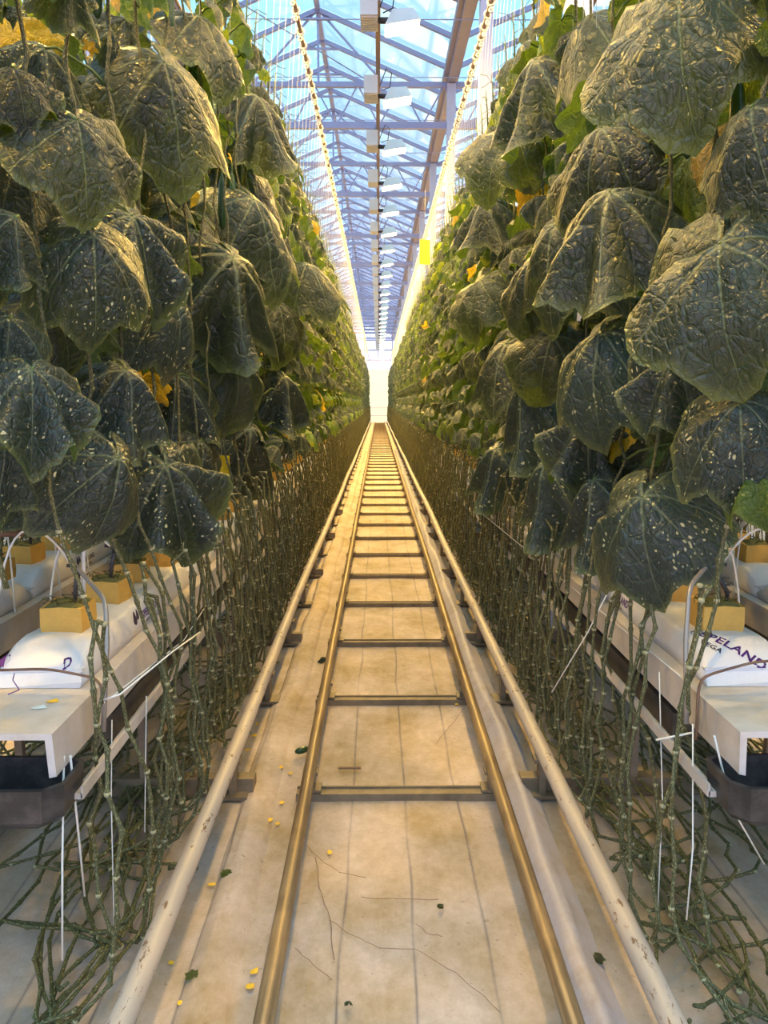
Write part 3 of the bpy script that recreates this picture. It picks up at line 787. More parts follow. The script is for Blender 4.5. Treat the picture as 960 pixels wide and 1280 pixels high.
# ------------------------------------------------------------------ leaves
def outline(th, rd):
    """leaf radius against the angle from the tip"""
    a = abs(th)
    keys = [(0, 1.03), (0.06, 0.98), (0.50, 0.77), (0.86, 0.90), (0.93, 0.95), (1.0, 0.90), (1.45, 0.71), (1.88, 0.80), (1.95, 0.85), (2.03, 0.80), (2.55, 0.66), (2.92, 0.56), (3.08, 0.16), (PI, 0.05)]
    for (a0, r0), (a1, r1) in zip(keys, keys[1:]):
        if a <= a1: return r0+(r1-r0)*(a-a0)/(a1-a0)
    return 0.06
def leaf_mesh_into(mb, na, nr, seed, droop, pleat, side, M4=None, ecol=None, puck=1.0, tipcurl=0.0):
    """umbrella-shaped leaf: petiole joint at the origin, tip towards +Y, upper side +Z, radius 1"""
    rd = random.Random(seed)
    asym = rd.uniform(-0.15, 0.15); ph = rd.uniform(0, 6); crease = rd.uniform(-0.22, 0.22); sway = rd.uniform(-0.5, 0.5)
    base = len(mb.v); uvs = []
    def pt(rho, th, R0):
        r = rho
        # a tent rather than a dome: it bends near the joint, then runs straight out to pointed corners
        g = 1 - math.exp(-r/0.28)
        A = droop*(0.85 + 0.15*math.cos(th)) + crease*math.cos(2*PI*th/0.96)*(1 if abs(th) < 2.4 else 0) + sway*math.sin(th)*0.5 + tipcurl*r*r*max(0, math.cos(th))
        A *= g
        hr = r*math.cos(A); z = -r*math.sin(A)
        u = hr*math.sin(th); v = hr*math.cos(th)
        ang = side*abs(u)*0.7
        if ang > 1e-4:
            z -= abs(u)*math.sin(ang); u *= math.cos(ang)
        ridge = abs(math.sin(th*180/PI/55*PI/2))
        z += pleat*r*(ridge - 0.5)*(1-0.5*r)
        z += 0.06*puck*noise.noise(Vector((u*3+seed, v*3, 1.0)))*min(1, r*2) + 0.028*puck*noise.noise(Vector((u*9+seed, v*9, 4.0))) + 0.012*puck*noise.noise(Vector((u*20+seed, v*20, 4.0)))
        z += 0.30*noise.noise(Vector((th*1.5+seed, seed, 2)))*r**2.2 + 0.08*noise.noise(Vector((th*6+seed, seed, 7)))*r**5
        u += asym*r*r*0.6
        return Vector((u, v, z))
    p0 = Vector((0, 0, 0)); mb.v.append(tuple(M4 @ p0 if M4 else p0)); uvs.append((0, 0))
    cols = [0.0]
    for j in range(1, nr+1):
        f = j/nr
        for i in range(na):
            th = -PI + 2*PI*(i+0.5)/na
            R0 = outline(th, rd)
            if j == nr: R0 *= 1 + 0.018*math.sin(i*PI)*0 + (0.016 if i % 2 else -0.012)
            rho = R0*f
            q = pt(rho, th, R0)
            mb.v.append(tuple(M4 @ q if M4 else q)); uvs.append((rho*math.sin(th), rho*math.cos(th))); cols.append(f)
    def F3(idx):
        mb.face([base+i for i in idx], [uvs[i] for i in idx], True)
        if ecol is not None: ecol.extend([cols[i] for i in idx])
    for i in range(na-1): F3((0, 1+i+1, 1+i))
    for j in range(nr-1):
        for i in range(na-1):
            a = 1+j*na+i; b = a+1; F3((a, b, b+na, a+na))
    return mb
def finish_leaf(mb, name, mat, ecol):
    me = mb.mesh(name, mat)
    ca = me.color_attributes.new('edge', 'FLOAT_COLOR', 'CORNER')
    ca.data.foreach_set('color', [c for e in ecol for c in (e, e, e, 1.0)])
    return me
LEAF = []; rl_ = random.Random(5)
for k in range(18):
    mb = MB(); ec = []
    leaf_mesh_into(mb, 62, 15, 10+k*7, rl_.uniform(0.45, 0.95), rl_.uniform(0.05, 0.22), rl_.uniform(0.0, 1.1), None, ec, 1.0, rl_.uniform(-0.25, 0.35))
    mat = M['leaf']
    LEAF.append(finish_leaf(mb, 'leaf', M['leaf_spot'] if k in (0, 1, 2, 9, 10) else (M['leaf_young'] if k in (7, 8, 15) else (M['leaf_backlit'] if k > 15 else M['leaf'])), ec))
LEAF_OLD, LEAF_MID, LEAF_YNG = (0, 1, 2, 9, 10), (3, 4, 5, 6, 11, 12, 13, 14), (7, 8, 15)

# ------------------------------------------------------------------ vines
ZF0, ZF1 = 1.0, 3.08
def zigzag(P, rd, step=0.075, amp=0.0125):
    """resample a polyline and give it the kinked look of a vine"""
    P = [Vector(p) for p in P]; out = []; rs = []; acc = 0; side = 1
    cat = []
    n = len(P)
    for i in range(n-1):       # Catmull-Rom
        p0 = P[max(i-1, 0)]; p1 = P[i]; p2 = P[i+1]; p3 = P[min(i+2, n-1)]
        m = max(2, int((p2-p1).length/step + 0.5))
        for k in range(m):
            t = k/m
            cat.append(0.5*((2*p1) + (p2-p0)*t + (2*p0-5*p1+4*p2-p3)*t*t + (-p0+3*p1-3*p2+p3)*t**3))
    cat.append(P[-1])
    nodes = []
    for i, p in enumerate(cat):
        j = Vector((rd.uniform(-1, 1), rd.uniform(-1, 1), rd.uniform(-1, 1)))*amp
        if p.z < 0.08: j.z = abs(j.z)*0.4
        nodes.append(p + j)
    r0 = 0.0047
    for i in range(len(nodes)-1):
        a, b = nodes[i], nodes[i+1]
        for (t, r) in ((0.0, r0*1.45), (0.12, r0*1.0), (0.5, r0*0.92), (0.88, r0*1.05)):
            out.append(a.lerp(b, t)); rs.append(r)
    out.append(nodes[-1]); rs.append(r0)
    return out, rs, nodes
class Vine: pass
def make_vine(s, k):
    """s: +1 when the aisle lies towards +x"""
    rd = random.Random(100*k + (s > 0)*31); v = Vine()
    L = SLOT*(3 + (k*2) % 5)
    far = rd.uniform(0.0, 0.30)
    fx = lambda a, b: rd.uniform(a, b)
    top = [(s*0.10, 0.0, 3.10), (s*0.09, 0.01, 2.6), (s*0.08, -0.01, 2.1), (s*0.075, 0.01, 1.5), (s*0.09, 0, 1.05)]
    P = list(top)
    def strand_down(y, x0, x1, z0=0.95):
        return [(s*x0, y, z0*0.72), (s*(x0*0.5+x1*0.5)+fx(-.03, .03), y+fx(-.05, .05), 0.42), (s*x1, y+fx(-.06, .06), 0.14), (s*(x1-fx(.02, .1)), y+fx(.05, .12), 0.022)]
    x1 = fx(0.09, 0.215)
    P += strand_down(fx(-.03, .03), fx(0.15, 0.20), x1)
    ya = 0.0
    for q in range(2 if k % 3 else 1):   # lengths laid along the floor and back
        xb = fx(-.32, .14); P += [(s*(xb+fx(-.05, .1)), fx(.15, .3), .03), (s*(xb+fx(-.10, .10)), fx(.5, .7), 0.025+.012*q), (s*(xb+fx(-.10, .10)), fx(.9, 1.2), 0.03+.012*q), (s*(xb+fx(-.04, .14)), fx(1.1, 1.35), 0.04), (s*(xb+fx(.0, .16)), fx(.6, .8), 0.05), (s*(xb+fx(.0, .2)), fx(.1, .3), 0.05), (s*fx(.0, .22), fx(-.2, .0), 0.03)]
        if q == 0 or k % 2:   # a hanging bight caught on the strings
            yh = fx(-.12, .12); P += [(s*fx(.10, .215), yh-.02, 0.12), (s*fx(.14, .23), yh, 0.45), (s*fx(.15, .19), yh+.03, fx(.78, .98)), (s*fx(.16, .22), yh+.08, fx(.6, .85)), (s*fx(.13, .22), yh+.10, 0.35), (s*fx(.10, .215), yh+.12, 0.10)]
    if True:        # hangs back up once before it reaches its block
        yb = L*0.5
        P += [(s*(x1-0.20+fx(-.08, .08)), yb*0.35, 0.022), (s*fx(-.05, .22), yb*0.8, 0.03), (s*fx(.10, .215), yb, 0.13), (s*fx(.15, .22), yb+.03, 0.50), (s*fx(.15, .18), yb+.07, fx(.75, .93)), (s*fx(.17, .20), yb+.13, fx(.6, .85)), (s*fx(.15, .22), yb+.17, 0.35), (s*fx(.12, .215), yb+.20, 0.10)]
        ya = yb+0.22
    P += [(s*fx(-.15, .25), ya+(L-ya)*0.30+.05, 0.022), (s*fx(-.20, .22), ya+(L-ya)*0.62, 0.028)]
    P += [(s*fx(.10, .24), L-.10, 0.06), (s*fx(.16, .24), L-.04, 0.35), (s*fx(.16, .20), L-.02, 0.70), (s*0.13, L, 0.93), (s*0.05, L, 0.92), (s*0.012, L, ZT+0.15)]
    out, rs, nodes = zigzag(P, rd)
    v.stem = MB().tube(out, rs, 6, vs=12.0).mesh('stem', M['stem'])
    sh = MB(); run = []
    for p, r in zip(out, rs):
        if p.z > 0.98 and len(sh.v) == 0 or p.z < 0.10: run.append((p, r))
        else:
            if len(run) > 3: sh.tube([q[0] for q in run], [q[1] for q in run], 6, vs=12.0)
            run = []
    v.short = sh.mesh('stem', M['stem'])
    mb = MB()
    for i, nd in enumerate(nodes):
        if nd.z > 1.05 or i % 2: continue
        mb.lathe([(0.002, -0.005), (0.0070, -0.003), (0.0072, 0.003), (0.003, 0.005)], nd, 6)
    v.nodes = mb.mesh('stem_nodes', M['node'])
    # leaves
    v.leaves = []; z = ZF0 + fx(0, .05); i = 0
    while z < ZF1:
        up = (z-ZF0)/(ZF1-ZF0)
        az = (i*2.4 + fx(-.4, .4)) % (2*PI)
        # leaves turn to the light of the aisle
        a = math.sin(az)*R(88) + fx(-.25, .25)
        if i % 5 == 4: a = PI + fx(-.8, .8)
        d = Vector((s*math.cos(a), math.sin(a)*0.9, 0)).normalized()
        stx = s*(0.075+0.012*up)
        pl = fx(0.10, 0.16) * (1 - 0.35*up)
        j = Vector((stx, 0, z)) + d*pl + Vector((0, 0, fx(0.03, 0.08)))
        rad = fx(0.125, 0.17)*(1 - 0.22*max(0, up-.6)/.4)
        if up > 0.93: rad *= 0.65
        tilt = fx(R(28), R(62))
        tipd = (d*math.cos(tilt) + Vector((0, 0, -math.sin(tilt)))).normalized()
        tipd = (tipd + Vector((fx(-.25, .25), fx(-.25, .25), 0))).normalized()
        nz = (d*math.sin(tilt) + Vector((0, 0, math.cos(tilt))))
        xd = tipd.cross(nz).normalized(); nz = xd.cross(tipd).normalized()
        m = Matrix((xd, tipd, nz)).transposed().to_4x4() @ Matrix.Diagonal((rad, rad, rad, 1)); m.translation = j
        pool = LEAF_OLD if up < 0.25 else (LEAF_MID if (up < 0.62 or rd.random() < .78) else LEAF_YNG)
        if rd.random() < 0.12: pool = LEAF_YNG
        idx = rd.choice(pool)
        v.leaves.append((m, idx, Vector((stx, 0, z-0.01)), j, rad))
        z += fx(0.085, 0.125); i += 1
    v.petioles = []
    for (m, idx, a, b, rad) in v.leaves: v.petioles.append(petiole(a, b).mesh('leaf_stalk', M['petiole']))
    mb = MB()
    for (m, idx, a, b, rad) in v.leaves: petiole(a, b, mb, 4)
    v.pet_all = mb.mesh('leaf_stalks', M['petiole'])
    mb = MB(); ec = []
    for q, (m, idx, a, b, rad) in enumerate(v.leaves):
        n0 = len(mb.f); leaf_mesh_into(mb, 18, 4, q*13+k, 0.8, 0.16, 1.2, m, ec, 1.0)
    me = finish_leaf(mb, 'foliage', [M['leaf'], M['leaf_young'], M['leaf_spot']], ec)
    per = len(mb.f)//len(v.leaves); mi = []
    for q, (m, idx, a, b, rad) in enumerate(v.leaves): mi += [1 if idx in LEAF_YNG else (2 if idx in LEAF_OLD else 0)]*per
    me.polygons.foreach_set('material_index', mi); v.foliage = me
    # top shoot with tendrils and little leaves
    mb = MB().tube([(s*0.10, 0, 3.08), (s*0.105, 0.01, 3.2), (s*0.12, -.01, 3.3)], [0.005, 0.004, 0.002], 5)
    for q in range(4):
        a0 = fx(0, 6.28); mb.tube([(s*0.105, 0, 3.12+.04*q), (s*.105+.05*math.cos(a0), .05*math.sin(a0), 3.16+.04*q), (s*.105+.10*math.cos(a0), .09*math.sin(a0), 3.13+.05*q)], 0.0018, 4)
    v.shoot = mb.mesh('shoot', M['petiole'])
    v.string_r = 0.0013
    return v
def petiole(a, b, mb=None, n=6):
    mb = mb or MB(); a = Vector(a); b = Vector(b)
    mid = a.lerp(b, 0.5) + Vector((0, 0, 0.020))
    pts = [a, a.lerp(mid, .6)+Vector((0, 0, .008)), mid, b.lerp(mid, .35)+Vector((0, 0, .012)), b]
    return mb.tube(pts, [0.0042, 0.0036, 0.0032, 0.0032, 0.0036], n, vs=10)
VIN = {s: [make_vine(s, k) for k in range(8)] for s in (-1, 1)}

# flower and fruit meshes
def flower_mesh():
    mb = MB(); n = 5
    for k in range(n):
        a = 2*PI*k/n; c, s_ = math.cos(a), math.sin(a)
        b = len(mb.v)
        for (r, w, z) in ((0.002, 0.002, 0.0), (0.012, 0.008, 0.004), (0.020, 0.006, 0.004), (0.027, 0.0008, 0.0)):
            mb.v += [(r*c-w*s_, r*s_+w*c, z), (r*c+w*s_, r*s_-w*c, z)]
        for i in range(3): mb.face((b+2*i, b+2*i+1, b+2*i+3, b+2*i+2), None, True)
    mb.tube([(0, 0, -0.012), (0, 0, 0.004)], [0.003, 0.005], 6)
    return mb.mesh('flower', M['petal'])
FLOWER = flower_mesh()
CUKE = MB().tube([(0, 0, 0), (0, 0, -.03), (0, 0.003, -.07), (0, .006, -.13), (0.003, .006, -.20), (0.006, 0, -.25), (.008, 0, -.265)], [0.003, 0.004, 0.014, 0.017, 0.017, 0.013, 0.004], 10, vs=8).mesh('cucumber', M['cucumber'])

# hero leaves: joint pixel, radius in pixels, swing of the tip (deg, + to the right), plane distance |X|, mesh, tilt factor
HERO_L = [
 (205, 78, 122, 22, 0.60, 3, 0), (97, 150, 100, 12, 0.56, 4, 0), (117, 296, 112, 6, 0.56, 0, 0), (165, 270, 112, 42, 0.60, 1, 0), (291, 322, 112, 14, 0.56, 5, 1),
 (215, 362, 92, 30, 0.60, 0, 0), (40, 462, 108, 4, 0.58, 1, 0), (158, 462, 92, 16, 0.60, 2, 0), (148, 573, 108, 0, 0.56, 0, 0), (208, 582, 112, 22, 0.60, 1, 0),
 (112, 232, 90, 75, 0.80, 7, 0), (318, 250, 100, 35, 0.58, 3, 0), (18, 272, 72, 10, 0.62, 5, 0), (12, 398, 75, 0, 0.66, 2, 0), (292, 450, 80, 22, 0.60, 6, 0),
 (312, 535, 88, 0, 0.64, 2, 0), (250, 552, 78, 25, 0.68, 6, 0), (5, 560, 75, 0, 0.70, 2, 0), (348, 380, 62, 20, 0.56, 4, 1), (250, 20, 85, 30, 0.62, 4, 0),
 (322, 120, 80, 30, 0.58, 5, 0), (15, 85, 75, -20, 0.66, 6, 0), (55, 60, 95, 10, 0.78, 5, 0), (300, 200, 85, 30, 0.70, 3, 0), (385, 330, 60, 25, 0.52, 3, 1), (355, 470, 62, 15, 0.58, 2, 1),
 (20, 205, 80, -15, 0.72, 3, 0), (60, 385, 85, -5, 0.74, 6, 0), (180, 180, 80, 15, 0.80, 5, 0), (240, 290, 78, 25, 0.74, 4, 0), (220, 470, 80, 0, 0.76, 2, 0), (90, 520, 80, -10, 0.76, 1, 0)]
HERO_R = [
 (850, -12, 150, 2, 0.62, 4, 0), (938, 135, 118, 6, 0.68, 3, 0), (752, 160, 118, -34, 0.64, 6, 0), (762, 240, 132, -8, 0.60, 5, 0), (693, 282, 105, -22, 0.62, 3, 0),
 (900, 305, 150, 2, 0.62, 4, 0), (752, 417, 118, -22, 0.60, 0, 0), (848, 442, 98, 8, 0.66, 1, 0), (925, 505, 112, 0, 0.68, 0, 0), (738, 522, 88, -12, 0.66, 1, 0),
 (803, 622, 120, 0, 0.60, 0, 0), (682, 580, 88, -24, 0.60, 2, 0), (742, 600, 90, -10, 0.66, 2, 0), (945, 585, 62, 0, 0.72, 7, 0), (668, 75, 95, -35, 0.62, 5, 0),
 (640, 160, 75, -35, 0.60, 4, 0), (662, 330, 80, -30, 0.58, 6, 1), (632, 430, 75, -20, 0.56, 3, 1), (655, 480, 88, -15, 0.60, 2, 0), (735, 20, 90, -30, 0.72, 3, 0), (870, 190, 80, 25, 0.84, 7, 0),
 (600, 350, 60, -30, 0.56, 4, 1), (605, 250, 60, -30, 0.60, 5, 1), (620, 560, 65, -20, 0.60, 2, 1), (800, 60, 90, 0, 0.80, 7, 0), (690, 420, 80, -25, 0.66, 6, 0), (850, 560, 80, 10, 0.84, 2, 0)]
heroes = []
for side, lst in ((-1, HERO_L), (1, HERO_R)):
    for (px, py, rp, swing, X, idx, faceon) in lst:
        zc = X*F/max(60, abs(px-473)) if faceon != 2 else X
        zc = min(zc, 4.5)
        p = at(px, py, zc); rad = rp*zc/F/0.93
        heroes.append(dict(side=side, p=p, rad=rad, swing=R(swing), idx=idx, px=px, py=py, rp=rp, zc=zc))
def hero_matrix(h):
    s = -h['side']                     # towards the aisle
    rd = random.Random(int(h['px']*7+h['py']))
    n = Vector((s*0.46, -0.60, 0.66)) + Vector((rd.uniform(-.3, .3), rd.uniform(-.15, .2), rd.uniform(-.15, .35)))
    n.normalize()
    t = Vector((math.sin(h['swing']), -0.25, -math.cos(h['swing'])))
    t = (t - n*t.dot(n)).normalized()
    x = t.cross(n).normalized()
    r = h['rad']*1.22
    m = Matrix((x, t, n)).transposed().to_4x4() @ Matrix.Diagonal((r, r, r, 1)); m.translation = h['p']
    return m

def blocked(w, rad, side):
    """a grown leaf that would cover one of the leaves placed after the photograph"""
    q = proj(w)
    if q is None or q[2] < 0.75: return True
    px, py, zc = q
    rp = rad*F/zc
    for h in heroes:
        if h['side'] != side: continue
        cx = h['px'] + math.sin(h['swing'])*h['rp']*0.45; cy = h['py'] + math.cos(h['swing'])*h['rp']*0.45
        d = math.hypot(px-cx, py+rp*0.4-cy)
        if zc < h['zc']+0.06 and d < (h['rp']*0.62 + rp*0.62): return True
        if (w-h['p']).length < 0.085: return True
    return False

WIRE = {-1: (-0.57, 4.0), 1: (0.77, 4.0)}
FULL_Y, NEAR_Y = 12.0, 4.2
def row(x, s, where, group, y0, y1, step, full_y, near_y, wirex):
    n = int((y1-y0)/step); roots = []
    for k in range(n):
        y = y0 + step*k
        v = VIN[s][(k*5+(k//8)) % 8]
        if k < 18: lab = '%s cucumber vine of the %s row, its bare stem looped over the floor' % (ORD[k].replace('nearest', 'foremost'), where)
        else: lab = 'cucumber vine farther along the %s row, merged with its neighbours' % where
        t = empty('cucumber_vine', (x, y, 0)); tag(t, lab, 'vine', group)
        roots.append(t)
        short = (y < 1.45 and abs(x) < 1)
        inst('stem', v.short if short else v.stem, t)
        if y < 9 and not short: inst('stem_nodes', v.nodes, t)['kind'] = 'stuff'
        rd = random.Random(k*17+int(x*100))
        side = -1 if x < 0 else 1
        if y < full_y:
            for q, (m, idx, a, b, rad) in enumerate(v.leaves):
                w = Vector((x, y, 0)) + b
                pw = proj(w)
                if pw is None or pw[2] < 0.8 or (pw[2] < 1.9 and pw[1]+rad*F/pw[2] > 690): continue
                back = 0.0
                if y < 5.0 and blocked(w, rad, side):
                    back = 0.14 + rd.random()*0.12
                    w2 = w + Vector((-s*back, 0.05, 0))
                    if blocked(w2, rad*0.6, side) and rd.random() < 0.35: continue
                rm = Matrix.Translation(m.translation) @ Matrix.Rotation(rd.uniform(-.35, .35), 4, 'Z') @ Matrix.Rotation(rd.uniform(-.2, .2), 4, 'X') @ Matrix.Translation(-m.translation) @ m
                if back: rm = Matrix.Translation((-s*back, 0.05, 0)) @ rm
                if rd.random() < 0.3: idx = rd.choice(LEAF_MID if idx in LEAF_MID else (LEAF_OLD if idx in LEAF_OLD else LEAF_YNG))
                if rd.random() < (0.18 if back else 0.012): idx = rd.choice((16, 17))
                lf = inst('leaf', LEAF[idx], t, rm)
                if idx > 15: lf['label'] = 'yellow leaf with backlight put into its colour'
                if y < near_y and not back: inst('leaf_stalk', v.petioles[q], lf, rm.inverted())
            if y >= near_y: inst('leaf_stalks', v.pet_all, t)['kind'] = 'stuff'
            for q in range(rd.choice((0, 1, 1))):
                m = Matrix.Translation((s*rd.uniform(0, .07), rd.uniform(-.07, .07), rd.uniform(1.3, 3.1))) @ Matrix.Rotation(rd.uniform(0, 6), 4, 'Z') @ Matrix.Rotation(rd.uniform(.6, 1.5), 4, 'X') @ Matrix.Scale(rd.uniform(.7, 1.1), 4)
                inst('flower', FLOWER, t, m)
            if rd.random() < 0.55:
                m = Matrix.Translation((s*rd.uniform(.03, .06), rd.uniform(-.05, .05), rd.uniform(1.9, 2.8))) @ Matrix.Rotation(rd.uniform(0, 6), 4, 'Z')
                inst('cucumber', CUKE, t, m)
        else:
            f = inst('foliage', v.foliage, t); f['kind'] = 'stuff'
        if y < 20: inst('shoot', v.shoot, t)
    return roots
rowsA = {}
rowsA[-1] = row(-0.745, 1, 'left near', 'cucumber vines of the left near row', 1.05, 28.0, SLOT, FULL_Y, NEAR_Y, -0.57)
rowsA[1] = row(0.815, -1, 'right near', 'cucumber vines of the right near row', 1.05, 28.0, SLOT, FULL_Y, NEAR_Y, 0.77)
row(-1.195, -1, 'left rear', 'cucumber vines of the left rear row', 1.25, 13.0, 0.30, 3.8, 0, None)
row(1.305, 1, 'right rear', 'cucumber vines of the right rear row', 1.25, 13.0, 0.30, 3.8, 0, None)
def outer_row(x, s, w):
    """foliage and stems of the next rows, only glimpsed through gaps: one mass each"""
    fm = bpy.data.meshes.new('outer_foliage'); import bmesh
    for nm in ('foliage', 'stem'):
        bm = bmesh.new()
        for k in range(26):
            v = VIN[s][(k*5) % 8]; me = getattr(v, nm)
            n0 = len(bm.verts); bm.from_mesh(me); bm.verts.ensure_lookup_table()
            for q in bm.verts[n0:]: q.co += Vector((x, 1.3+0.36*k, 0))
        me = bpy.data.meshes.new('outer_'+nm); bm.to_mesh(me); bm.free()
        for m in getattr(VIN[s][0], nm).materials: me.materials.append(m)
        o = bpy.data.objects.new('outer_'+nm, me); COL.objects.link(o)
        tag(o, ('cucumber foliage' if nm == 'foliage' else 'bare vine stems') + ' of the next row beyond the %s crop, seen through gaps' % w, 'foliage' if nm == 'foliage' else 'stems', kind='stuff')
outer_row(-2.75, 1, 'left'); outer_row(2.85, -1, 'right')
for nm in ('outer_foliage', 'outer_stem', 'outer_foliage.001', 'outer_stem.001'):
    for dx in (0.5, 1.9):
        o = bpy.data.objects[nm]; c = o.copy(); COL.objects.link(c); c.location.x = dx*(-1 if not nm.endswith('001') else 1)
        c['label'] = ('second' if dx < 1 else 'outermost') + ' mass of ' + o['label']
bpy.context.view_layer.update()
# hero leaves hang on the nearest vine of their row
for h in heroes:
    t = min(rowsA[h['side']], key=lambda o: abs(o.location.y-h['p'].y-0.12))
    wm = hero_matrix(h); inv = Matrix.Translation(t.location).inverted()
    lf = inst('leaf', LEAF[h['idx']], t, inv @ wm)
    s = -h['side']; b = inv @ h['p']
    a = Vector((s*0.08, 0, b.z-0.05))
    if (b-a).length < 0.45:
        inst('leaf_stalk', petiole(a, b).mesh('leaf_stalk', M['petiole']), lf, (inv @ wm).inverted())

# far ends of the rows, one mass each
for x, s, w in ((-0.745, 1, 'left'), (0.815, -1, 'right')):
    mb = MB(); st = MB(); rd = random.Random(int(x*1000))
    ec = []
    for k in range(int((ROW_END-28)/0.25)):
        y = 28 + 0.25*k
        for q in range(17):
            z = 1.0 + 2.1*(q+rd.random())/17
            d = Vector((s, rd.uniform(-1, 1), 0)).normalized(); tilt = rd.uniform(.5, 1.1)
            tipd = (d*math.cos(tilt)+Vector((0, 0, -math.sin(tilt)))); nz = d*math.sin(tilt)+Vector((0, 0, math.cos(tilt)))
            xd = tipd.cross(nz); r = rd.uniform(.13, .17)
            m = Matrix((xd, tipd, nz)).transposed().to_4x4() @ Matrix.Diagonal((r, r, r, 1)); m.translation = (x+s*rd.uniform(.05, .2), y+rd.uniform(-.1, .1), z)
            leaf_mesh_into(mb, 9, 2, q+k, 0.8, .15, 1.2, m, ec)
        for q in range(3):
            yy = y+rd.uniform(0, .25); xx = x+s*rd.uniform(.12, .24)
            st.tube([(xx, yy, 0), (xx+rd.uniform(-.03, .03), yy, .5), (xx, yy, 1.05)], 0.007, 4, caps=False)
    o = bpy.data.objects.new('far_foliage', finish_leaf(mb, 'far_foliage', M['leaf'], ec)); COL.objects.link(o)
    tag(o, 'mass of cucumber foliage at the far end of the %s row' % w, 'foliage', kind='stuff')
    tag(st.build('far_stems', M['stem']), 'mass of bare vine stems at the far end of the %s row' % w, 'stems', kind='stuff')

# ------------------------------------------------------------------ overhead crop wires with roller hooks and strings
hook = MB()
hook.torus((0, 0, 0), Matrix.Rotation(PI/2, 3, 'X') @ Matrix.Rotation(0.0, 3, 'Y'), 0.024, 0.009, 10, 5)
hook.torus((0, 0, -0.050), Matrix.Rotation(PI/2, 3, 'X'), 0.014, 0.007, 8, 5)
ME_HOOK = hook.mesh('hook', M['white'])
for side, (wx, wz) in WIRE.items():
    w = 'left' if side < 0 else 'right'
    o = MB().tube([(wx, 1.0+1.0*i, wz) for i in range(50)], 0.015, 8).build('crop_wire', M['conduit'])
    tag(o, 'long overhead support pipe strung with white hooks above the %s row' % w, 'pipe')
    gx = -0.745 if side < 0 else 0.815; s = -side
    x1 = gx + s*0.10
    st = MB().tube([(0, 0, -0.06), ((x1-wx)*0.5, 0.0, (3.0-wz)*0.5), (x1-wx, 0, 3.0-wz), (gx+s*0.085-wx, 0, 2.55-wz)], [0.0011, 0.0011, 0.0011, 0.0009], 4).mesh('string', M['string'])
    step = 0.25 if side < 0 else 0.17
    n = 120 if side < 0 else 170; ntot = int((44-1.05)/step)
    rd = random.Random(3)
    for k in range(n):
        y = 1.05 + step*k + rd.uniform(-.03, .03)
        o = inst('roller_hook', ME_HOOK, None, Matrix.Translation((wx, y, wz-0.006)) @ Matrix.Rotation(rd.uniform(-.5, .5), 4, 'Z'))
        tag(o, 'white roller hook with its string on the overhead %s crop pipe' % w, 'hook', 'roller hooks above the %s row' % w)
        inst('string', st, o)
    far = MB()
    for k in range(n, ntot):
        y = 1.05 + step*k
        far.torus((wx, y, wz), Matrix.Rotation(PI/2, 3, 'X'), 0.024, 0.009, 6, 4)
        far.tube([(wx, y, wz), (x1, y, 3.0)], 0.0018, 3, caps=False)
    tag(far.build('far_hooks', M['white']), 'white roller hooks and strings merging at the far end above the %s row' % w, 'hooks', kind='stuff')
for wx, gx, s, w in ((-1.37, -1.195, -1, 'left rear'), (1.40, 1.305, 1, 'right rear')):
    o = MB().tube([(wx, 1.0+1.0*i, 4.0) for i in range(30)], 0.012, 8).build('crop_wire', M['conduit'])
    tag(o, 'overhead support pipe above the %s row' % w, 'pipe')
    st = MB().tube([(0, 0, 0), (gx+s*0.1-wx, 0, -1.0), (gx+s*0.085-wx, 0, -1.6)], 0.0009, 4).mesh('string', M['string'])
    for k in range(39):
        o = inst('hanging_string', st, None, Matrix.Translation((wx, 1.25+0.30*k, 4.0))); tag(o, 'white vertical string of the %s row hanging from its overhead pipe' % w, 'string', 'strings of the %s row' % w)

# ------------------------------------------------------------------ sticky traps
def trap(p, w, h, rz, lab, up=0.5):
    t = empty('sticky_trap', p, rz); tag(t, lab, 'insect trap', 'yellow sticky traps')
    MB().box((0, 0, 0), (w, 0.0015, h)).build('card', M['trap'], t)
    MB().tube([(0, 0, h/2), (0, 0, h/2+up)], 0.0012, 4).build('hanger', M['string'], t)
trap(at(531, 315, 9.6), 0.14, 0.30, R(20), 'yellow sticky card high on the right row near the hanging strings', 0.6)
trap(at(278, 598, 3.35), 0.075, 0.20, R(-20), 'yellow sticky card low in the left row beneath the leaves', 0.4)
trap(at(846, 232, 2.15), 0.085, 0.20, R(20), 'yellow sticky card among the right vines near the camera', 0.4)

# ------------------------------------------------------------------ litter on the floor
def leaflet(px, py, rp, rot, idx, lab, cat='fallen leaf', squash=0.5, z=0.006, mat=None, cr=0):
    p = ground(px, py, z); zc = proj(p)[2]; r = rp*zc/F
    o = inst('fallen_leaf', LEAF[idx], None, Matrix.Translation(p+Vector((0, 0, r*0.35*squash))) @ Matrix.Rotation(R(rot), 4, 'Z') @ Matrix.Diagonal((r, r, r*squash, 1)))
    tag(o, lab, cat, 'fallen leaves on the floor'); return o
leaflet(745, 1197, 15, 200, 3, 'grey withered leaf lying on the cloth beside the right rail', squash=0.25)
leaflet(608, 872, 18, 60, 5, 'curled dark green leaf beside the right rail', squash=0.9)
leaflet(612, 893, 12, 250, 6, 'smaller brownish leaf just in front of the curled green leaf', squash=0.6)
leaflet(551, 1133, 7, 90, 4, 'tiny green leaf scrap between the rails', squash=0.3)
leaflet(436, 1254, 8, 10, 3, 'tiny dark leaf scrap low between the rails', squash=0.8)
leaflet(283, 1090, 14, 280, 7, 'green leaf scrap on the cloth left of the left rail', squash=0.5)
leaflet(403, 824, 9, 120, 2, 'dark crumpled leaf scrap touching the left rail', squash=1.0)
leaflet(242, 1218, 15, 20, 8, 'pale dry leaf lying left of the rails near the bottom', squash=0.4)
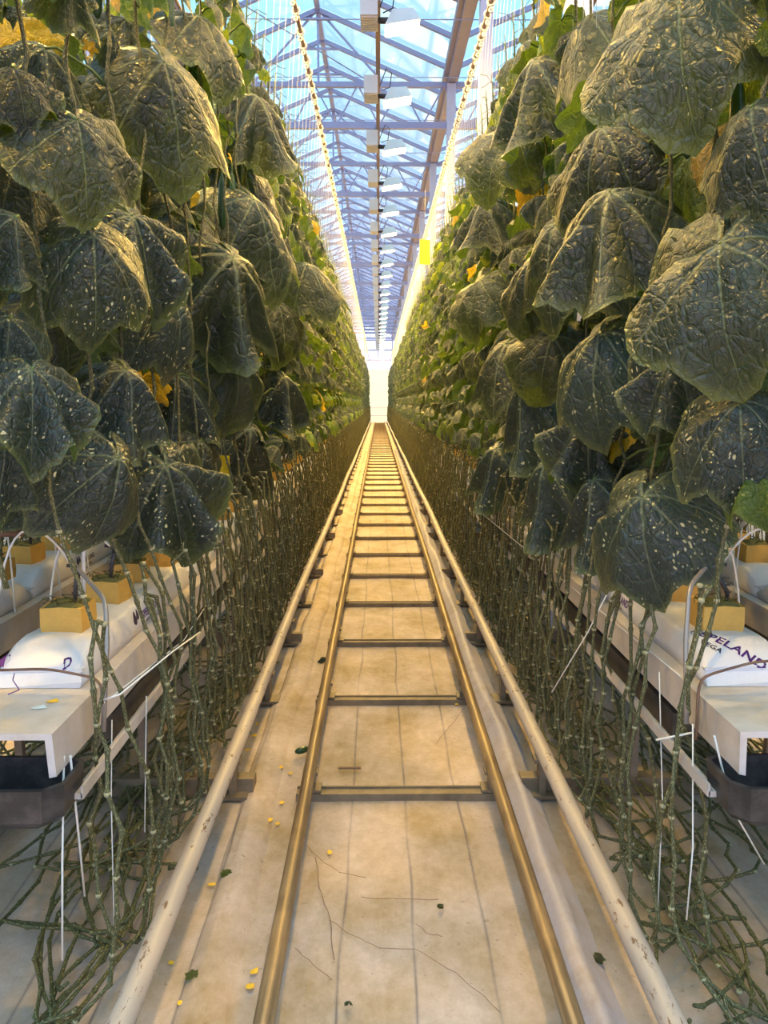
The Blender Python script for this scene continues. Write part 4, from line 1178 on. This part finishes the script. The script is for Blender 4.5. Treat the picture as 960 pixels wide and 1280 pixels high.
p = ground(377, 938, 0.02)
tag(MB().tube([p+Vector((-.022, -.012, 0)), p+Vector((-.012, -.006, 0)), p, p+Vector((.014, .012, 0)), p+Vector((.022, .02, 0))], [0.006, 0.012, 0.013, 0.012, 0.006], 8).build('cucumber_stub', M['cucumber']), 'short dark cucumber stub lying left of the left rail', 'vegetable')
def petal_mesh(seed):
    rd = random.Random(seed); mb = MB(); n = 7
    mb.v.append((0, 0, 0.007))
    for i in range(n):
        a = 2*PI*i/n; r = rd.uniform(.008, .014); mb.v.append((r*math.cos(a), r*math.sin(a)*.8, rd.uniform(0, .006)))
    for i in range(n): mb.face((0, 1+i, 1+(i+1) % n), None, True)
    return mb.mesh('fallen_petal', M['petal'])
PET = [petal_mesh(i) for i in range(4)]
for i, (px, py) in enumerate([(287, 1064), (286, 1102), (265, 1106), (265, 1158), (263, 1180), (214, 1204), (262, 1202), (279, 1200), (318, 1215), (313, 1234), (244, 1226), (226, 1254), (267, 1245),
     (312, 1052), (337, 1026), (347, 1030), (412, 1066), (655, 1025), (670, 1042), (675, 1052), (697, 1082), (704, 1095), (692, 1100), (703, 1147), (716, 1163), (727, 1192), (698, 1174),
     (571, 881), (310, 938), (351, 960), (363, 967), (337, 978), (352, 1004), (322, 905), (318, 920), (360, 888), (335, 875), (398, 790), (390, 752), (640, 1010)]):
    p = ground(px, py, -0.006)
    o = inst('fallen_petal', PET[i % 4], None, Matrix.Translation(p) @ Matrix.Rotation(i*1.7, 4, 'Z') @ Matrix.Scale(0.75+0.08*(i % 5), 4))
    tag(o, 'small yellow fallen petal lying on the pale ground cloth', 'petal', 'fallen yellow petals')
def twig(pxs, lab):
    pts = [ground(a, b, -0.002) for a, b in pxs]
    q = []
    for i in range(len(pts)-1):
        for k in range(4): q.append(pts[i].lerp(pts[i+1], k/4) + Vector((random.uniform(-.003, .003), random.uniform(-.003, .003), 0)))
    q.append(pts[-1]); tag(MB().tube(q, 0.0009, 4).build('dry_tendril', M['twig']), lab, 'tendril', 'dry tendrils on the floor')
twig([(383, 1056), (400, 1075), (425, 1090), (458, 1097)], 'thin dry tendril curling from the left rail')
twig([(412, 1150), (440, 1170), (475, 1184), (520, 1186), (560, 1210), (600, 1240), (625, 1265)], 'long dry tendril lying diagonally between the rails')
twig([(394, 1070), (400, 1110), (412, 1150), (418, 1200)], 'dry tendril lying lengthwise near the left rail')
twig([(522, 1155), (530, 1165), (553, 1171)], 'short dry tendril beside the green scrap')
twig([(368, 1185), (390, 1205), (415, 1225)], 'dry tendril beside the left rail low in the picture')
twig([(452, 1122), (500, 1124), (548, 1124)], 'faint straight tendril crossing the cloth between the rails')
twig([(580, 885), (565, 905), (545, 930)], 'dry tendril near the right rail before the thick sleeper')
tag(MB().box(ground(437, 960, 0.004), (0.08, 0.008, 0.006)).build('wood_splinter', M['twig']), 'small dark splinter on the cloth before the thick sleeper', 'splinter')
for px, py, w, h, lab, mt in ((65, 877, .03, .02, 'yellow dry leaf flake on the left gutter top', 'petal'), (48, 885, .035, .02, 'white paper scrap on the left gutter top', 'white'), (100, 785, .03, .02, 'pale dry flake on the front left slab', 'petal')):
    zc = 1.57 if py > 850 else 1.80
    p = at(px, py, zc); p.z = (ZT if py > 850 else ZT+0.084)+0.002
    d = at(px, py, 1.0)-Vector((0, 0, CAMZ)); tt = (p.z-CAMZ)/d.z; p = Vector((0, 0, CAMZ))+d*tt
    mb = MB(); mb.v = [tuple(p+Vector(q)) for q in ((-w/2, 0, 0), (0, -h/2, .002), (w/2, 0, 0), (w*.2, h/2, .004), (-w*.2, h*.4, .001))]; mb.face((0, 1, 2, 3, 4))
    tag(mb.build('flake', M[mt]), lab, 'scrap')
